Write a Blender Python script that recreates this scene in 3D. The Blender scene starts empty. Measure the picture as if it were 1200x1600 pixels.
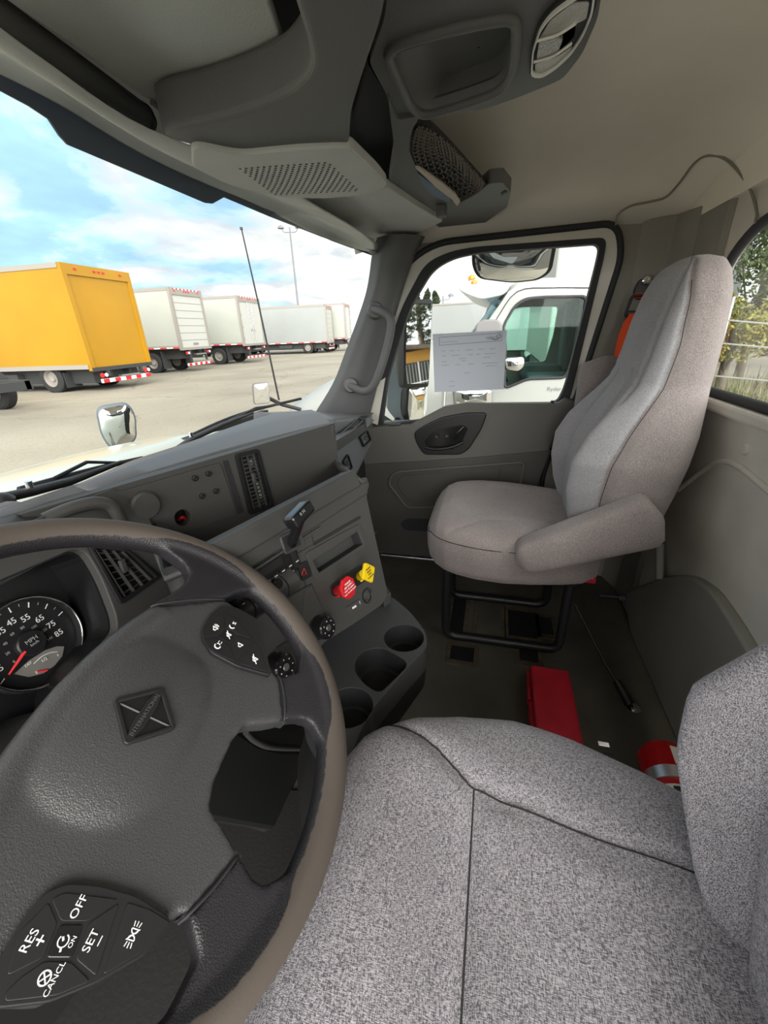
import bpy, bmesh, math, random
import numpy as np
from math import sin, cos, pi, radians, sqrt, atan2, exp
from mathutils import Vector, Matrix, noise
random.seed(7)
SC = bpy.context.scene
COL = SC.collection

# ---------------------------------------------------------------- camera
FPX = 635.0
PITCH, ROLL, YAW = radians(23.9), radians(2.4), radians(15.5)
CAM = np.array([0.0, 0.0, 2.0])
_h = np.array([cos(YAW), sin(YAW), 0]); _r0 = np.array([sin(YAW), -cos(YAW), 0])
FW = _h * cos(PITCH) + np.array([0, 0, -sin(PITCH)])
_up0 = np.cross(_r0, FW)
RT = _r0 * cos(ROLL) - _up0 * sin(ROLL)
UP = np.cross(RT, FW)
cd = bpy.data.cameras.new('camera'); cam = bpy.data.objects.new('camera', cd); COL.objects.link(cam)
cd.sensor_fit = 'VERTICAL'; cd.sensor_height = 24.0; cd.sensor_width = 18.0; cd.lens = 24.0 * FPX / 1600.0
cd.clip_start = 0.01; cd.clip_end = 600
cam.matrix_world = Matrix(((RT[0], UP[0], -FW[0], CAM[0]), (RT[1], UP[1], -FW[1], CAM[1]), (RT[2], UP[2], -FW[2], CAM[2]), (0, 0, 0, 1)))
SC.camera = cam

# ---------------------------------------------------------------- light and exposure
SC.view_settings.view_transform = 'Standard'; SC.view_settings.look = 'None'
SC.view_settings.gamma = 1.0; SC.view_settings.use_curve_mapping = False
SC.view_settings.exposure = 1.35
try:
    SC.cycles.max_bounces = 10; SC.cycles.diffuse_bounces = 6; SC.cycles.transparent_max_bounces = 16
    SC.cycles.caustics_reflective = False; SC.cycles.caustics_refractive = False
    SC.cycles.sample_clamp_indirect = 6.0
except Exception:
    pass
W = bpy.data.worlds.new('sky'); SC.world = W; W.use_nodes = True
nt = W.node_tree; nt.nodes.clear()
def N(t, kind, **k):
    n = t.nodes.new(kind)
    for a, b in k.items():
        if a.startswith('i_'):
            n.inputs[int(a[2:])].default_value = b
        else: setattr(n, a, b)
    return n
out = N(nt, 'ShaderNodeOutputWorld'); bg = N(nt, 'ShaderNodeBackground')
tc = N(nt, 'ShaderNodeTexCoord')
sep = N(nt, 'ShaderNodeSeparateXYZ'); nt.links.new(tc.outputs['Generated'], sep.inputs[0])
# project onto a flat cloud deck: (x,y)/(z+.18)
add = N(nt, 'ShaderNodeMath', operation='ADD', i_1=0.16); nt.links.new(sep.outputs[2], add.inputs[0])
mx_ = N(nt, 'ShaderNodeMath', operation='MAXIMUM', i_1=0.05); nt.links.new(add.outputs[0], mx_.inputs[0])
dx = N(nt, 'ShaderNodeMath', operation='DIVIDE'); dy = N(nt, 'ShaderNodeMath', operation='DIVIDE')
nt.links.new(sep.outputs[0], dx.inputs[0]); nt.links.new(mx_.outputs[0], dx.inputs[1])
nt.links.new(sep.outputs[1], dy.inputs[0]); nt.links.new(mx_.outputs[0], dy.inputs[1])
cmb = N(nt, 'ShaderNodeCombineXYZ'); nt.links.new(dx.outputs[0], cmb.inputs[0]); nt.links.new(dy.outputs[0], cmb.inputs[1])
n1 = N(nt, 'ShaderNodeTexNoise'); n1.inputs['Scale'].default_value = 1.35; n1.inputs['Detail'].default_value = 8; n1.inputs['Roughness'].default_value = .56; n1.inputs['Distortion'].default_value = .3
nt.links.new(cmb.outputs[0], n1.inputs['Vector'])
# open blue patch direction (left-front), clouds thicken elsewhere
nrm = N(nt, 'ShaderNodeVectorMath', operation='DOT_PRODUCT'); nt.links.new(tc.outputs['Generated'], nrm.inputs[0])
_bd = Vector((0.62, 0.72, 0.32)).normalized(); nrm.inputs[1].default_value = _bd
mr = N(nt, 'ShaderNodeMapRange', i_1=.80, i_2=1.0, i_3=0.32, i_4=-0.03); nt.links.new(nrm.outputs['Value'], mr.inputs[0])
sm = N(nt, 'ShaderNodeMath', operation='ADD'); nt.links.new(n1.outputs[0], sm.inputs[0]); nt.links.new(mr.outputs[0], sm.inputs[1])
cr = N(nt, 'ShaderNodeValToRGB'); nt.links.new(sm.outputs[0], cr.inputs[0])
e = cr.color_ramp.elements
e[0].position = .45; e[0].color = (.38, .62, .84, 1)
e[1].position = .57; e[1].color = (.62, .66, .70, 1)
x = e.new(.495); x.color = (.50, .70, .85, 1)
x = e.new(.66); x.color = (.80, .81, .80, 1)
x = e.new(.85); x.color = (.97, .97, .95, 1)
n2 = N(nt, 'ShaderNodeTexNoise'); n2.inputs['Scale'].default_value = 2.6; n2.inputs['Detail'].default_value = 5
nt.links.new(cmb.outputs[0], n2.inputs['Vector'])
mr2 = N(nt, 'ShaderNodeMapRange', i_1=.3, i_2=.7, i_3=0.80, i_4=1.12); nt.links.new(n2.outputs[0], mr2.inputs[0])
vm = N(nt, 'ShaderNodeVectorMath', operation='SCALE'); nt.links.new(cr.outputs[0], vm.inputs[0]); nt.links.new(mr2.outputs[0], vm.inputs['Scale'])
nt.links.new(vm.outputs[0], bg.inputs[0]); bg.inputs[1].default_value = 0.60
nt.links.new(bg.outputs[0], out.inputs[0])
sd = bpy.data.lights.new('sun_through_cloud', 'SUN'); sd.energy = 4.6; sd.angle = radians(80); sd.color = (1, .97, .92)
so = bpy.data.objects.new('sun_through_cloud', sd); COL.objects.link(so)
so.rotation_euler = Vector((0.80, 0.55, -0.28)).to_track_quat('-Z', 'Y').to_euler()

# ---------------------------------------------------------------- helpers
def ray(x, y):
    d = FW * FPX + RT * (x - 600) - UP * (y - 800); return d / np.linalg.norm(d)
def ax(x, y, i, v):
    d = ray(x, y); return CAM + d * ((v - CAM[i]) / d[i])
def X(x, y, v): return ax(x, y, 0, v)
def Y(x, y, v): return ax(x, y, 1, v)
def Z(x, y, v): return ax(x, y, 2, v)
def PL(x, y, P0, n):
    d = ray(x, y); n = np.array(n, float); return CAM + d * (((np.array(P0) - CAM) @ n) / (d @ n))
A = lambda *a: np.array(a, float)
def unit(v): v = np.array(v, float); return v / np.linalg.norm(v)

ORG = {}
def tag(o, label=None, cat=None, group=None, kind=None):
    if label: o['label'] = label
    if cat: o['category'] = cat
    if group: o['group'] = group
    if kind: o['kind'] = kind
    return o
def empty(name, loc, label, cat, group=None):
    o = bpy.data.objects.new(name, None); COL.objects.link(o); o.location = loc; o.empty_display_size = .1
    ORG[o] = A(*loc); return tag(o, label, cat, group)
def obj(name, vs, fs, mat, parent=None, smooth=False, bevel=0, subsurf=0, sharp=None, solid=0, seg=2, origin=None):
    vs = np.array([tuple(v) for v in vs], float)
    if parent is not None: org = ORG[parent]
    elif origin is not None: org = A(*origin)
    else:
        lo, hi = vs.min(0), vs.max(0); org = A((lo[0] + hi[0]) / 2, (lo[1] + hi[1]) / 2, lo[2])
    me = bpy.data.meshes.new(name); me.from_pydata([tuple(v) for v in (vs - org)], [], [tuple(f) for f in fs]); me.validate()
    bm = bmesh.new(); bm.from_mesh(me); bmesh.ops.recalc_face_normals(bm, faces=bm.faces); bm.to_mesh(me); bm.free()
    o = bpy.data.objects.new(name, me); COL.objects.link(o)
    if parent is not None: o.parent = parent
    else: o.location = org
    ORG[o] = org
    if mat: me.materials.append(mat)
    if smooth:
        me.polygons.foreach_set('use_smooth', [True] * len(me.polygons))
        if sharp: me.set_sharp_from_angle(angle=radians(sharp))
    if solid:
        m = o.modifiers.new('t', 'SOLIDIFY'); m.thickness = solid; m.offset = 0
    if bevel:
        m = o.modifiers.new('b', 'BEVEL'); m.width = bevel; m.segments = seg; m.limit_method = 'ANGLE'; m.angle_limit = radians(38)
        m.use_clamp_overlap = True
    if subsurf:
        m = o.modifiers.new('s', 'SUBSURF'); m.levels = subsurf; m.render_levels = subsurf
    return o
class MB:
    """collects pieces of ONE part"""
    def __init__(s): s.v = []; s.f = []
    def add(s, vs, fs):
        b = len(s.v); s.v += [tuple(v) for v in vs]; s.f += [tuple(b + i for i in f) for f in fs]; return s
    def build(s, name, mat, parent=None, **k): return obj(name, s.v, s.f, mat, parent, **k)
def fillet(pts, r, n=4):
    pts = [np.array(p, float) for p in pts]; o = []; m = len(pts)
    rs = r if isinstance(r, (list, tuple)) else [r] * m
    for i in range(m):
        p, a, b = pts[i], pts[i - 1], pts[(i + 1) % m]; rr = rs[i]
        if rr <= 0: o.append(p); continue
        la, lb = np.linalg.norm(a - p), np.linalg.norm(b - p)
        k = min(rr, la * .48, lb * .48); A_ = p + (a - p) / la * k; B_ = p + (b - p) / lb * k
        for j in range(n + 1):
            t = j / n; o.append((1 - t) ** 2 * A_ + 2 * t * (1 - t) * p + t * t * B_)
    return o
def prism_g(outer, vec, holes=()):
    bm = bmesh.new(); es = []
    for lp in [outer] + list(holes):
        vs = [bm.verts.new(tuple(p)) for p in lp]
        for i in range(len(vs)): es.append(bm.edges.new((vs[i], vs[(i + 1) % len(vs)])))
    if holes: bmesh.ops.triangle_fill(bm, use_beauty=True, use_dissolve=False, edges=es)
    else: bmesh.ops.contextual_create(bm, geom=es)
    fs = list(bm.faces)
    r = bmesh.ops.extrude_face_region(bm, geom=fs, use_keep_orig=True)
    for g in r['geom']:
        if isinstance(g, bmesh.types.BMVert): g.co += Vector(vec)
    bm.verts.index_update()
    v = [tuple(q.co) for q in bm.verts]; f = [tuple(q.index for q in p.verts) for p in bm.faces]; bm.free(); return v, f
def prism(name, outer, vec, mat, parent=None, holes=(), **k):
    v, f = prism_g(outer, vec, holes); return obj(name, v, f, mat, parent, **k)
def box_g(c, s, R=None):
    c = A(*c); s = A(*s) / 2; R = np.eye(3) if R is None else np.array(R)
    v = [c + R @ (A(i, j, k) * s) for i in (-1, 1) for j in (-1, 1) for k in (-1, 1)]
    return v, [(0, 1, 3, 2), (4, 6, 7, 5), (0, 4, 5, 1), (2, 3, 7, 6), (0, 2, 6, 4), (1, 5, 7, 3)]
def box(name, c, s, mat, parent=None, R=None, **k):
    v, f = box_g(c, s, R); return obj(name, v, f, mat, parent, **k)
def frame3(d):
    d = unit(d); a = A(0, 0, 1) if abs(d[2]) < .9 else A(1, 0, 0); u = unit(np.cross(d, a)); return u, np.cross(d, u), d
def cyl_g(p0, p1, r0, r1=None, n=20, caps=True):
    r1 = r0 if r1 is None else r1; p0, p1 = A(*p0), A(*p1); u, v, d = frame3(p1 - p0); vs = []; fs = []
    for p, r in ((p0, r0), (p1, r1)):
        for i in range(n): a = 2 * pi * i / n; vs.append(p + r * (cos(a) * u + sin(a) * v))
    for i in range(n): j = (i + 1) % n; fs.append((i, j, n + j, n + i))
    if caps: fs.append(tuple(range(n - 1, -1, -1))); fs.append(tuple(range(n, 2 * n)))
    return vs, fs
def cyl(name, p0, p1, r, mat, parent=None, r1=None, n=20, **k):
    v, f = cyl_g(p0, p1, r, r1, n); k.setdefault('smooth', True); k.setdefault('sharp', 40); return obj(name, v, f, mat, parent, **k)
def lathe_g(p0, d, prof, n=28, uv=None):
    """prof: list of (r, h) along axis d from p0"""
    u, v, d = frame3(d); p0 = A(*p0); vs = []; fs = []
    for r, h in prof:
        for i in range(n): a = 2 * pi * i / n; vs.append(p0 + d * h + max(r, 1e-5) * (cos(a) * u + sin(a) * v))
    for k in range(len(prof) - 1):
        for i in range(n): j = (i + 1) % n; fs.append((k * n + i, k * n + j, (k + 1) * n + j, (k + 1) * n + i))
    return vs, fs
def lathe(name, p0, d, prof, mat, parent=None, n=28, **k):
    v, f = lathe_g(p0, d, prof, n); k.setdefault('smooth', True); k.setdefault('sharp', 35); return obj(name, v, f, mat, parent, **k)
def crs(pts, n=6, closed=False):
    """Catmull-Rom resample"""
    P = [np.array(p, float) for p in pts]; m = len(P); o = []
    for i in range(m if closed else m - 1):
        p0 = P[(i - 1) % m] if closed or i > 0 else 2 * P[0] - P[1]; p1 = P[i]; p2 = P[(i + 1) % m]
        p3 = P[(i + 2) % m] if closed or i + 2 < m else 2 * P[-1] - P[-2]
        for j in range(n):
            t = j / n; o.append(.5 * ((2 * p1) + (-p0 + p2) * t + (2 * p0 - 5 * p1 + 4 * p2 - p3) * t * t + (-p0 + 3 * p1 - 3 * p2 + p3) * t ** 3))
    if not closed: o.append(P[-1])
    return o
def tube_g(pts, r, n=10, closed=False, flat=None, nrm=None):
    """sweep; flat=(a,b) elliptic half sizes with nrm reference normal"""
    P = [np.array(p, float) for p in pts]; m = len(P); vs = []; fs = []
    ref = None
    for i in range(m):
        a = P[(i - 1) % m] if closed or i > 0 else P[0]; b = P[(i + 1) % m] if closed or i < m - 1 else P[-1]
        d = unit(b - a)
        if nrm is not None: w = unit(np.cross(d, A(*nrm))); q = np.cross(w, d)
        else:
            if ref is None: u, v_, _ = frame3(d); ref = u
            ref = unit(ref - d * (ref @ d)); w = ref; q = np.cross(d, w)
        rr = r[i] if isinstance(r, (list, tuple)) else r
        for k in range(n):
            t = 2 * pi * k / n
            if flat: vs.append(P[i] + w * cos(t) * flat[0] + q * sin(t) * flat[1])
            else: vs.append(P[i] + rr * (w * cos(t) + q * sin(t)))
    for i in range(m if closed else m - 1):
        j = (i + 1) % m
        for k in range(n): l = (k + 1) % n; fs.append((i * n + k, i * n + l, j * n + l, j * n + k))
    if not closed: fs.append(tuple(range(n - 1, -1, -1))); fs.append(tuple(range((m - 1) * n, m * n)))
    return vs, fs
def tube(name, pts, r, mat, parent=None, n=10, closed=False, flat=None, nrm=None, **k):
    v, f = tube_g(pts, r, n, closed, flat, nrm); k.setdefault('smooth', True); k.setdefault('sharp', 50); return obj(name, v, f, mat, parent, **k)
def loft_g(secs, closed=True, caps=True):
    n = len(secs[0]); vs = [p for s in secs for p in s]; fs = []
    for i in range(len(secs) - 1):
        for k in range(n if closed else n - 1): l = (k + 1) % n; fs.append((i * n + k, i * n + l, (i + 1) * n + l, (i + 1) * n + k))
    if caps and closed: fs.append(tuple(range(n - 1, -1, -1))); fs.append(tuple(range((len(secs) - 1) * n, len(secs) * n)))
    return vs, fs
def loft(name, secs, mat, parent=None, closed=True, caps=True, **k):
    v, f = loft_g(secs, closed, caps); k.setdefault('smooth', True); return obj(name, v, f, mat, parent, **k)
def sell(w, h, e, n):
    """superellipse ring"""
    o = []
    for i in range(n):
        a = 2 * pi * i / n; c, s = cos(a), sin(a)
        o.append((w * abs(c) ** e * (1 if c >= 0 else -1), h * abs(s) ** e * (1 if s >= 0 else -1)))
    return o
def bake(o):
    dg = bpy.context.evaluated_depsgraph_get(); dg.update(); ev = o.evaluated_get(dg)
    me = bpy.data.meshes.new_from_object(ev); o.modifiers.clear(); o.data = me; return o
def text(name, s, P, U, V, size, mat, parent, depth=.0004, align='CENTER', lift=.0006, bold=0):
    cu = bpy.data.curves.new(name, 'FONT'); cu.body = s; cu.size = size; cu.extrude = depth / 2; cu.align_x = align; cu.align_y = 'CENTER'
    cu.offset = bold; cu.resolution_u = 3
    t = bpy.data.objects.new(name, cu); COL.objects.link(t)
    bpy.context.view_layer.update()
    me = bpy.data.meshes.new_from_object(t.evaluated_get(bpy.context.evaluated_depsgraph_get()))
    bpy.data.objects.remove(t); bpy.data.curves.remove(cu)
    U = unit(U); Nn = unit(np.cross(U, V)); V = np.cross(Nn, U); P = A(*P) + Nn * lift
    M = Matrix(((U[0], V[0], Nn[0], 0), (U[1], V[1], Nn[1], 0), (U[2], V[2], Nn[2], 0), (0, 0, 0, 1)))
    loc = P - ORG[parent] if parent is not None else P * 0
    me.transform(Matrix.Translation(Vector(loc)) @ M)
    me.materials.clear(); me.materials.append(mat); me.name = name
    o = bpy.data.objects.new(name, me); COL.objects.link(o)
    if parent is not None: o.parent = parent; ORG[o] = ORG[parent]
    else: o.location = P; ORG[o] = P
    return o

# ---------------------------------------------------------------- materials
def mat(name, col, rough=.5, metal=0, bump=0, bscale=200, var=0, vscale=8, spec=.5, coat=0, col2=None):
    m = bpy.data.materials.new(name); m.use_nodes = True; t = m.node_tree; b = t.nodes['Principled BSDF']
    b.inputs['Base Color'].default_value = (*col, 1); b.inputs['Roughness'].default_value = rough; b.inputs['Metallic'].default_value = metal
    b.inputs['Specular IOR Level'].default_value = spec; b.inputs['Coat Weight'].default_value = coat
    tcn = N(t, 'ShaderNodeTexCoord')
    if var or col2:
        n = N(t, 'ShaderNodeTexNoise'); n.inputs['Scale'].default_value = vscale; n.inputs['Detail'].default_value = 5
        t.links.new(tcn.outputs['Object'], n.inputs['Vector'])
        c2 = col2 or tuple(c * (1 - var) for c in col); c1 = col if col2 else tuple(min(1, c * (1 + var)) for c in col)
        r = N(t, 'ShaderNodeValToRGB'); r.color_ramp.elements[0].position = .35; r.color_ramp.elements[1].position = .65
        r.color_ramp.elements[0].color = (*c2, 1); r.color_ramp.elements[1].color = (*c1, 1)
        t.links.new(n.outputs[0], r.inputs[0]); t.links.new(r.outputs[0], b.inputs['Base Color'])
    if bump:
        n = N(t, 'ShaderNodeTexNoise'); n.inputs['Scale'].default_value = bscale; n.inputs['Detail'].default_value = 3
        t.links.new(tcn.outputs['Object'], n.inputs['Vector'])
        bn = N(t, 'ShaderNodeBump'); bn.inputs['Strength'].default_value = bump; bn.inputs['Distance'].default_value = .002
        t.links.new(n.outputs[0], bn.inputs['Height']); t.links.new(bn.outputs[0], b.inputs['Normal'])
    return m
def fabric(name, c1, c2, scale=1.0):
    m = bpy.data.materials.new(name); m.use_nodes = True; t = m.node_tree; b = t.nodes['Principled BSDF']
    b.inputs['Roughness'].default_value = .95; b.inputs['Specular IOR Level'].default_value = .15
    b.inputs['Sheen Weight'].default_value = .25; b.inputs['Sheen Roughness'].default_value = .4
    tcn = N(t, 'ShaderNodeTexCoord'); outs = []
    for sc_ in ((160, 900, 500), (900, 160, 500)):
        mp = N(t, 'ShaderNodeMapping'); mp.inputs['Scale'].default_value = tuple(s * scale for s in sc_)
        t.links.new(tcn.outputs['Object'], mp.inputs[0])
        n = N(t, 'ShaderNodeTexNoise'); n.inputs['Scale'].default_value = 1; n.inputs['Detail'].default_value = 2
        t.links.new(mp.outputs[0], n.inputs['Vector']); outs.append(n)
    ad = N(t, 'ShaderNodeMath', operation='ADD'); t.links.new(outs[0].outputs[0], ad.inputs[0]); t.links.new(outs[1].outputs[0], ad.inputs[1])
    r = N(t, 'ShaderNodeValToRGB'); t.links.new(ad.outputs[0], r.inputs[0])
    md = N(t, 'ShaderNodeMath', operation='MULTIPLY', i_1=.5); t.links.new(ad.outputs[0], md.inputs[0]); t.links.new(md.outputs[0], r.inputs[0])
    r.color_ramp.elements[0].position = .42; r.color_ramp.elements[1].position = .575
    r.color_ramp.elements[0].color = (*c2, 1); r.color_ramp.elements[1].color = (*c1, 1)
    nb = N(t, 'ShaderNodeTexNoise'); nb.inputs['Scale'].default_value = 5; nb.inputs['Detail'].default_value = 4
    t.links.new(tcn.outputs['Object'], nb.inputs['Vector'])
    mrr = N(t, 'ShaderNodeMapRange', i_1=.3, i_2=.7, i_3=.84, i_4=1.12); t.links.new(nb.outputs[0], mrr.inputs[0])
    vs = N(t, 'ShaderNodeVectorMath', operation='SCALE'); t.links.new(r.outputs[0], vs.inputs[0]); t.links.new(mrr.outputs[0], vs.inputs['Scale'])
    t.links.new(vs.outputs[0], b.inputs['Base Color'])
    bn = N(t, 'ShaderNodeBump'); bn.inputs['Strength'].default_value = .55; bn.inputs['Distance'].default_value = .0012
    t.links.new(ad.outputs[0], bn.inputs['Height']); t.links.new(bn.outputs[0], b.inputs['Normal'])
    return m
def glass(name, tint=(.97, .99, .98), gloss=1.0):
    m = bpy.data.materials.new(name); m.use_nodes = True; t = m.node_tree; t.nodes.clear()
    o = N(t, 'ShaderNodeOutputMaterial'); mx = N(t, 'ShaderNodeMixShader'); tr = N(t, 'ShaderNodeBsdfTransparent'); gl = N(t, 'ShaderNodeBsdfGlossy')
    tr.inputs[0].default_value = (*tint, 1); gl.inputs['Roughness'].default_value = .02
    lw = N(t, 'ShaderNodeFresnel'); lw.inputs[0].default_value = 1.22
    mu = N(t, 'ShaderNodeMath', operation='MULTIPLY', i_1=gloss); t.links.new(lw.outputs[0], mu.inputs[0])
    t.links.new(mu.outputs[0], mx.inputs[0]); t.links.new(tr.outputs[0], mx.inputs[1]); t.links.new(gl.outputs[0], mx.inputs[2]); t.links.new(mx.outputs[0], o.inputs[0])
    return m
M = dict(
    dash=mat('dash_plastic', (0.0604, 0.0604, 0.0587), .48, bump=.25, bscale=900, var=.06, vscale=12),
    dashtop=mat('dash_top_plastic', (0.145, 0.151, 0.164), .42, bump=.25, bscale=900),  # lighter bluish base carries the sky reflection in its colour
    panel=mat('panel_plastic', (0.0612, 0.0609, 0.0585), .5, bump=.2, bscale=1000),
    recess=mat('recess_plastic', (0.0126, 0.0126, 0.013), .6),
    black=mat('black_plastic', (0.0135, 0.0135, 0.015), .42),
    gloss=mat('gloss_black', (.012, .012, .013), .15),
    rubber=mat('rubber', (.02, .021, .024), .7),
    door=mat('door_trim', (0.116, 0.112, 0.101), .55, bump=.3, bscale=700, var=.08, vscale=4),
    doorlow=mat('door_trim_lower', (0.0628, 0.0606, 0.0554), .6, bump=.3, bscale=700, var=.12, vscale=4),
    pillar=mat('pillar_trim', (0.114, 0.118, 0.12), .5, bump=.25, bscale=800),
    cream=mat('painted_frame', (0.642, 0.621, 0.559), .4, var=.05, vscale=5),
    head=mat('headliner', (0.896, 0.848, 0.766), .95, bump=.2, bscale=400, var=.04, vscale=3),
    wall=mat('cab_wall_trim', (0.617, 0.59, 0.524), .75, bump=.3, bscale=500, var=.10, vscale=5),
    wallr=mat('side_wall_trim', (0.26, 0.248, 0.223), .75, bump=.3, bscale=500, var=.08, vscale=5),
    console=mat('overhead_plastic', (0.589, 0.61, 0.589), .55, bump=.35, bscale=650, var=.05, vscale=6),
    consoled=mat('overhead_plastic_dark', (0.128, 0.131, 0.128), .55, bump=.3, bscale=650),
    frit=mat('windscreen_band', (.075, .095, .13), .5),
    floor=mat('floor_rubber', (0.108, 0.0976, 0.0749), .62, bump=.4, bscale=60, col2=(.07, .066, .055), vscale=7),
    fabric=fabric('driver_fabric', (.54, .515, .55), (.125, .118, .135), 1.7),
    fabricp=fabric('passenger_fabric', (.42, .365, .355), (.18, .155, .155), 2.1),
    fabricg=fabric('passenger_fabric_panel', (.46, .45, .465), (.22, .215, .23), 2.1),
    seam=mat('seam_thread', (.03, .028, .03), .9),
    hub=mat('wheel_hub_leather', (.085, .088, .092), .42, bump=.9, bscale=420),
    red=mat('red_plastic', (.62, .012, .02), .4),
    redcase=mat('red_case', (.52, .018, .035), .45, var=.15, vscale=12),
    redpaint=mat('red_paint', (.50, .01, .012), .25),
    yellow=mat('yellow_plastic', (.90, .62, .01), .4),
    white=mat('white_ink', (.85, .85, .85), .6),
    greyink=mat('grey_ink', (.35, .35, .36), .6),
    redink=mat('red_needle', (.9, .05, .06), .4),
    chrome=mat('chrome', (.85, .85, .85), .12, metal=1),
    steel=mat('steel', (.55, .55, .55), .35, metal=1),
    mirror=mat('mirror_glass', (.92, .93, .93), .02, metal=1),
    paper=mat('paper', (0.57, 0.607, 0.681), .9),
    ink=mat('print_ink', (.20, .21, .27), .9),
    white_paint=mat('white_truck_paint', (0.327, 0.335, 0.318), .25, coat=.3),
    belt=mat('orange_belt', (.85, .09, .015), .8, bump=.4, bscale=600),
    tyre=mat('tyre', (.02, .02, .021), .85),
    blackdeep=mat('deep_black_plastic', (.008, .008, .009), .38),
    hoodpaint=mat('hood_paint', (.62, .66, .58), .25, coat=.3),
    rust=mat('rust_stain', (.085, .066, .042), .9, var=.3, vscale=30),
    polepaint=mat('pole_paint', (.16, .17, .18), .6),
    conslow=mat('console_plastic', (0.0476, 0.051, 0.0519), .5, bump=.3, bscale=800),
    conswell=mat('cup_plastic', (.018, .019, .02), .5),
    glass=glass('cab_glass', (.965, .985, .98), .35),
    ntglass=glass('tinted_glass', (.80, .93, .89), 1.2),
)

# ================================================================ THE SETTING
def st(o, **k): o['kind'] = 'structure'; return o
# parking lot: falls gently towards this truck
def lot_z(x, y):
    d = sqrt(x * x + y * y); t = min(1, max(0, (d - 4) / 7)); return .5 * t * t * (3 - 2 * t)
def asphalt():
    m = bpy.data.materials.new('asphalt'); m.use_nodes = True; t = m.node_tree; b = t.nodes['Principled BSDF']; b.inputs['Roughness'].default_value = .9
    tcn = N(t, 'ShaderNodeTexCoord')
    a1 = N(t, 'ShaderNodeTexNoise'); a1.inputs['Scale'].default_value = .35; a1.inputs['Detail'].default_value = 8
    a2 = N(t, 'ShaderNodeTexNoise'); a2.inputs['Scale'].default_value = 25; a2.inputs['Detail'].default_value = 4
    t.links.new(tcn.outputs['Object'], a1.inputs['Vector']); t.links.new(tcn.outputs['Object'], a2.inputs['Vector'])
    r = N(t, 'ShaderNodeValToRGB'); r.color_ramp.elements[0].position = .3; r.color_ramp.elements[1].position = .7
    r.color_ramp.elements[0].color = (.235, .213, .165, 1); r.color_ramp.elements[1].color = (.33, .305, .245, 1); t.links.new(a1.outputs[0], r.inputs[0])
    mrr = N(t, 'ShaderNodeMapRange', i_1=.3, i_2=.7, i_3=.88, i_4=1.1); t.links.new(a2.outputs[0], mrr.inputs[0])
    v = N(t, 'ShaderNodeVectorMath', operation='SCALE'); t.links.new(r.outputs[0], v.inputs[0]); t.links.new(mrr.outputs[0], v.inputs['Scale'])
    # cracks
    vo = N(t, 'ShaderNodeTexVoronoi', feature='DISTANCE_TO_EDGE'); vo.inputs['Scale'].default_value = .22
    nz = N(t, 'ShaderNodeTexNoise'); nz.inputs['Scale'].default_value = 1.2; nz.inputs['Detail'].default_value = 5
    t.links.new(tcn.outputs['Object'], nz.inputs['Vector'])
    mx = N(t, 'ShaderNodeVectorMath', operation='MULTIPLY_ADD'); mx.inputs[1].default_value = (1.2, 1.2, 0); t.links.new(nz.outputs['Color'], mx.inputs[0]); t.links.new(tcn.outputs['Object'], mx.inputs[2])
    t.links.new(mx.outputs[0], vo.inputs['Vector'])
    ck = N(t, 'ShaderNodeMapRange', i_1=0.0, i_2=.006, i_3=.55, i_4=1.0); t.links.new(vo.outputs[0], ck.inputs[0])
    v2 = N(t, 'ShaderNodeVectorMath', operation='SCALE'); t.links.new(v.outputs[0], v2.inputs[0]); t.links.new(ck.outputs[0], v2.inputs['Scale'])
    t.links.new(v2.outputs[0], b.inputs['Base Color']); return m
gv = []; gf = []
ds = [0, 2, 3, 4, 5, 6, 7, 8, 9, 10, 11, 13, 17, 25, 40, 80, 160, 300]
for d in ds:
    for k in range(48):
        a = 2 * pi * k / 48; gv.append((d * cos(a), d * sin(a), lot_z(d, 0)))
for i in range(len(ds) - 1):
    for k in range(48): l = (k + 1) % 48; gf.append((i * 48 + k, i * 48 + l, (i + 1) * 48 + l, (i + 1) * 48 + k))
g = st(obj('ground', gv, gf, asphalt(), smooth=True, origin=(0, 0, 0)))

FZ = .97
st(box('floor', (.65, .25, FZ - .02), (2.24, 1.66, .04), M['floor']))
st(box('wall_front', (.65, 1.06, 1.32), (2.24, .03, .72), M['recess']))
RW = -.56
hole = fillet([(1.40, RW, 1.82), (1.425, RW, 2.12), (1.30, RW, 2.20), (-.1, RW, 2.20), (-.1, RW, 1.82)], [.03, .10, .12, .06, .05], 5)
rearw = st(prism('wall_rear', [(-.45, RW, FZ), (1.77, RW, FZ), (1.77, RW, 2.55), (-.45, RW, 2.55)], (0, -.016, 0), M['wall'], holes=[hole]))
# gasket and pane of the rear window
wn = st(tube('window_1', hole, .012, M['rubber'], closed=True, n=8)); wn['label'] = 'rear window of the cab behind the seats'
prism('window_pane', [p + A(0, -.008, 0) for p in hole], (0, -.004, 0), M['glass'], wn)
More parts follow.
